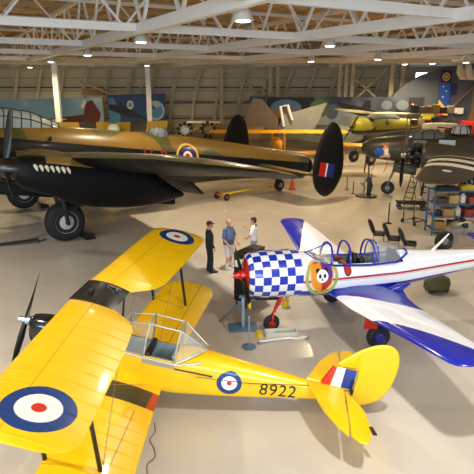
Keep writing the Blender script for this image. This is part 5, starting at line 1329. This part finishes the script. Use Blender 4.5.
def person(loc, rz, label, h, sp):
    r = thing('person', label, 'person', loc, (0, 0, rz)); r.scale = (h/1.76,)*3
    w = sp.get('w', 1.0)
    A = {}
    for s in (1, -1):
        A[s] = sp['arms'][0 if s > 0 else 1]      # (elbow, wrist, hand direction, palm)
    ft = sp.get('feet', ((0, .11), (0, -.11)))
    b = MB()
    ringbody(b, [(.86, .1, .14, 0, 0), (.95, .115*w, .165*w, 0, 0), (1.08, .11*w, .15*w, .01*w, 0), (1.25, .115, .165, 0, 0), (1.38, .105, .17, -.01, 0), (1.46, .07, .12, -.015, 0), (1.5, .055, .06, -.01, 0)])
    b.tube([(-.012, 0, 1.46), (0, 0, 1.54), (.015, 0, 1.6)], [.06, .055, .055], 14)
    P = head(b, (.02, 0, 1.645), sp.get('turn', 0), sp.get('nod', 0))
    for s, (fx, fy) in ((1, ft[0]), (-1, ft[1])):
        limb(b, [(0, s*.09, .92), (fx*.5+.02, fy*.5+s*.05, .5), (fx-.02, fy, .1)], [.09, .058, .042])
        b.tube([(fx-.06, fy, .05), (fx+.03, fy, .05), (fx+.13, fy+s*.015, .035), (fx+.18, fy+s*.02, .03)], [.035, .042, .036, .022], 12)
    for s in (1, -1):
        e, wr, hd, pn = A[s]
        limb(b, [(-.01, s*.185, 1.42), e, wr], [.058, .043, .028])
        hand(b, wr, hd, pn, s)
    fuse(b, 'body', SK, r, vox=.0075, sm=2)
    eyes(P, r, EY)
    # upper garment
    g = MB()
    ringbody(g, [(sp['hem'], .125*w, .18*w, .01*(w-1), 0), (1.0, .13*w, .185*w, .02*(w-1), 0), (1.1, .135*w, .175*w, .03*(w-1)*3, 0), (1.25, .135*w**.6, .185*w**.5, .01, 0), (1.38, .122, .19, -.008, 0), (1.45, .088, .15, -.012, 0), (1.495, .066, .075, -.01, 0)])
    for s in (1, -1):
        e, wr, hd, pn = A[s]
        S, E, Wv = Vector((-.01, s*.185, 1.42)), Vector(e), Vector(wr)
        if sp['sleeve'] == 'long': limb(g, [S, E, E.lerp(Wv, .93)], [.076, .06, .044])
        else: limb(g, [S, S.lerp(E, .55), S.lerp(E, .86)], [.076, .07, .068])
    fuse(g, sp['top'][0], sp['top'][1], r, vox=.011)
    if sp.get('collar'):
        g = MB(); g.lathe((-.008, 0, 1.475), [(.075, 0), (.07, .03), (.062, .045), (.068, .03), (.073, .0)], n=24); g.build('collar', sp['collar'], r)
    if sp.get('front'):
        g = MB(); g.loft([[(x, .05*k, z) for k in (-1, -.5, 0, .5, 1)] for x, z in ((.139, 1.0), (.141, 1.12), (.136, 1.26), (.12, 1.36), (.085, 1.44))], caps=False, closed=False); g.build('shirt_front', sp['front'], r)
    # lower garment
    g = MB(); ringbody(g, [(.82, .115, .16, 0, 0), (.9, .128*w**.5, .182*w**.6, 0, 0), (1.02, .122*w**.8, .17*w**.8, 0, 0)])
    for s, (fx, fy) in ((1, ft[0]), (-1, ft[1])):
        hp, kn, an = Vector((0, s*.092, .9)), Vector((fx*.5+.02, fy*.5+s*.05, .5)), Vector((fx-.02, fy, .1))
        if sp['legs'] == 'shorts': limb(g, [hp, hp.lerp(kn, .6), hp.lerp(kn, 1.02)], [.108, .1, .094])
        else: limb(g, [hp, kn, an], [.106, .08, .066])
    fuse(g, sp['bottom'][0], sp['bottom'][1], r, vox=.011)
    for s, (fx, fy) in ((1, ft[0]), (-1, ft[1])):
        g = MB(); g.tube([(fx-.085, fy, .04), (fx-.06, fy, .055), (fx+.03, fy, .055), (fx+.13, fy+s*.015, .042), (fx+.19, fy+s*.02, .035), (fx+.21, fy+s*.02, .03)], [.025, .048, .052, .046, .034, .012], 14)
        g.box((fx+.055, fy+s*.01, .012), (.27, .085, .024), bev=.01)
        g.build('shoe', sp['shoe'], r, smooth=60)
    return r, P
def hair_cap(P, r, rows, mat, name='hair'):
    g = MB(); g.loft([[P((xo+rx*math.cos(2*PI*k/24), ry*math.sin(2*PI*k/24), z)) for k in range(24)] for z, rx, ry, xo in rows]); return g.build(name, mat, r, smooth=70)
NAVY = paint('black_jacket', '121419', rough=.7); CHK = paint('blue_shirt_front', '3d5f92', rough=.7)
r1, P1 = person((-.93, 16.95, 0), R(8), 'person in black jacket, trousers and cap, leftmost of the three talking', 1.78,
    dict(arms=(((.0, .25, 1.14), (.1, .24, .9), (.2, 0, -1), (0, -1, 0)), ((.02, -.25, 1.14), (.13, -.23, .92), (.25, .05, -1), (0, 1, 0))), hem=.92, sleeve='long', top=('jacket', NAVY), front=CHK, legs='long', bottom=('trousers', paint('black_trousers', '101113', rough=.7)), shoe=paint('black_shoe', '0d0d0e', rough=.4), feet=((-.02, .1), (.06, -.1)), turn=R(5)))
hair_cap(P1, r1, [(-.03, .075, .079, -.03), (.02, .088, .083, -.018), (.05, .09, .083, -.012)], paint('grey_hair', '57504a', rough=.8))
g = MB(); CAPM = paint('black_cap', '0f1013', rough=.7)
rows = [(.045, .108, .088, -.002), (.07, .108, .088, -.004), (.1, .094, .078, -.008), (.125, .06, .052, -.01), (.134, .01, .01, -.01)]
g.loft([[P1((xo+rx*math.cos(2*PI*k/24), ry*math.sin(2*PI*k/24), z)) for k in range(24)] for z, rx, ry, xo in rows])
cap = g.build('cap', CAPM, r1, smooth=60)
g = MB(); o_ = [(.07, -.075), (.13, -.07), (.17, -.04), (.185, 0), (.17, .04), (.13, .07), (.07, .075)]
g.loft([[P1((a, b, .05+h-(a-.07)*.2)) for a, b in o_] for h in (0, .008)]); g.build('visor', CAPM, cap, smooth=0)
SHB = paint('blue_grey_shirt', '4a5f86', rough=.75)
r2, P2 = person((-.29, 17.36, 0), R(-35), 'person in blue-grey shirt and white shorts leaning on a walking stick', 1.74,
    dict(w=1.32, arms=(((.06, .3, 1.14), (.24, .2, .95), (.5, -.1, -.8), (0, -1, .2)), ((.02, -.31, 1.15), (.2, -.27, .93), (.35, .05, -.9), (0, 1, 0))), hem=.9, sleeve='short', top=('shirt', SHB), collar=SHB, legs='shorts', bottom=('shorts', paint('white_shorts', 'd9dadb', rough=.7)), shoe=paint('pale_trainers', 'cfd0d0', rough=.5), feet=((0, .12), (.03, -.12)), turn=R(-20)))
hair_cap(P2, r2, [(-.04, .06, .076, -.045), (.0, .074, .081, -.036), (.04, .078, .081, -.032), (.07, .07, .073, -.03), (.095, .045, .05, -.03)], paint('brown_grey_hair', '6a4a34', rough=.8))
for s, (fx, fy) in ((1, (0, .12)), (-1, (.03, -.12))):
    g = MB(); g.tube([(fx-.02, fy, .1), (fx-.02, fy, .22)], [.05, .054], 14); g.build('sock', WHITE, r2)
wk = thing('walking_stick', 'thin walking stick held by the person in white shorts', 'walking stick', (-.05, 17.13, 0))
q = MB(); q.tube([(0, 0, 0), (-.02, .02, .86)], [.009, .012], 8); q.build('shaft', paint('pale_stick', 'a08a6c', rough=.5), wk)
q = MB(); q.tube([(-.02, .02, .86), (-.02, .03, .9), (-.05, .06, .92), (-.08, .09, .9)], .014, 8); q.build('handle', DARK, wk)
WHT = paint('white_top', 'dfe3ea', rough=.75)
r3, P3 = person((.59, 17.75, 0), R(172), 'person in white top with short dark brown hair, gesturing with one hand', 1.72,
    dict(arms=(((.08, .25, 1.18), (.25, .14, 1.0), (1, -.3, .1), (0, -1, 0)), ((.1, -.24, 1.2), (.3, -.16, 1.3), (.8, .2, .5), (0, 1, .2))), hem=.88, sleeve='short', top=('top', WHT), legs='long', bottom=('trousers', paint('grey_blue_trousers', '8f9bb0', rough=.7)), shoe=paint('dark_shoe', '2b2b2e', rough=.5), turn=R(8)))
hair_cap(P3, r3, [(-.07, .055, .076, -.05), (-.03, .075, .084, -.036), (.02, .092, .088, -.02), (.06, .106, .09, -.006), (.095, .094, .08, -.006), (.12, .06, .055, -.008), (.134, .01, .01, -.01)], paint('dark_brown_hair', '2e1a12', rough=.7))
g = MB(); g.tube([(-.06, .12, 1.46), (-.09, 0, 1.49), (-.06, -.12, 1.46)], [.02, .026, .02], 10); g.build('dark_collar', NAVY, r3)
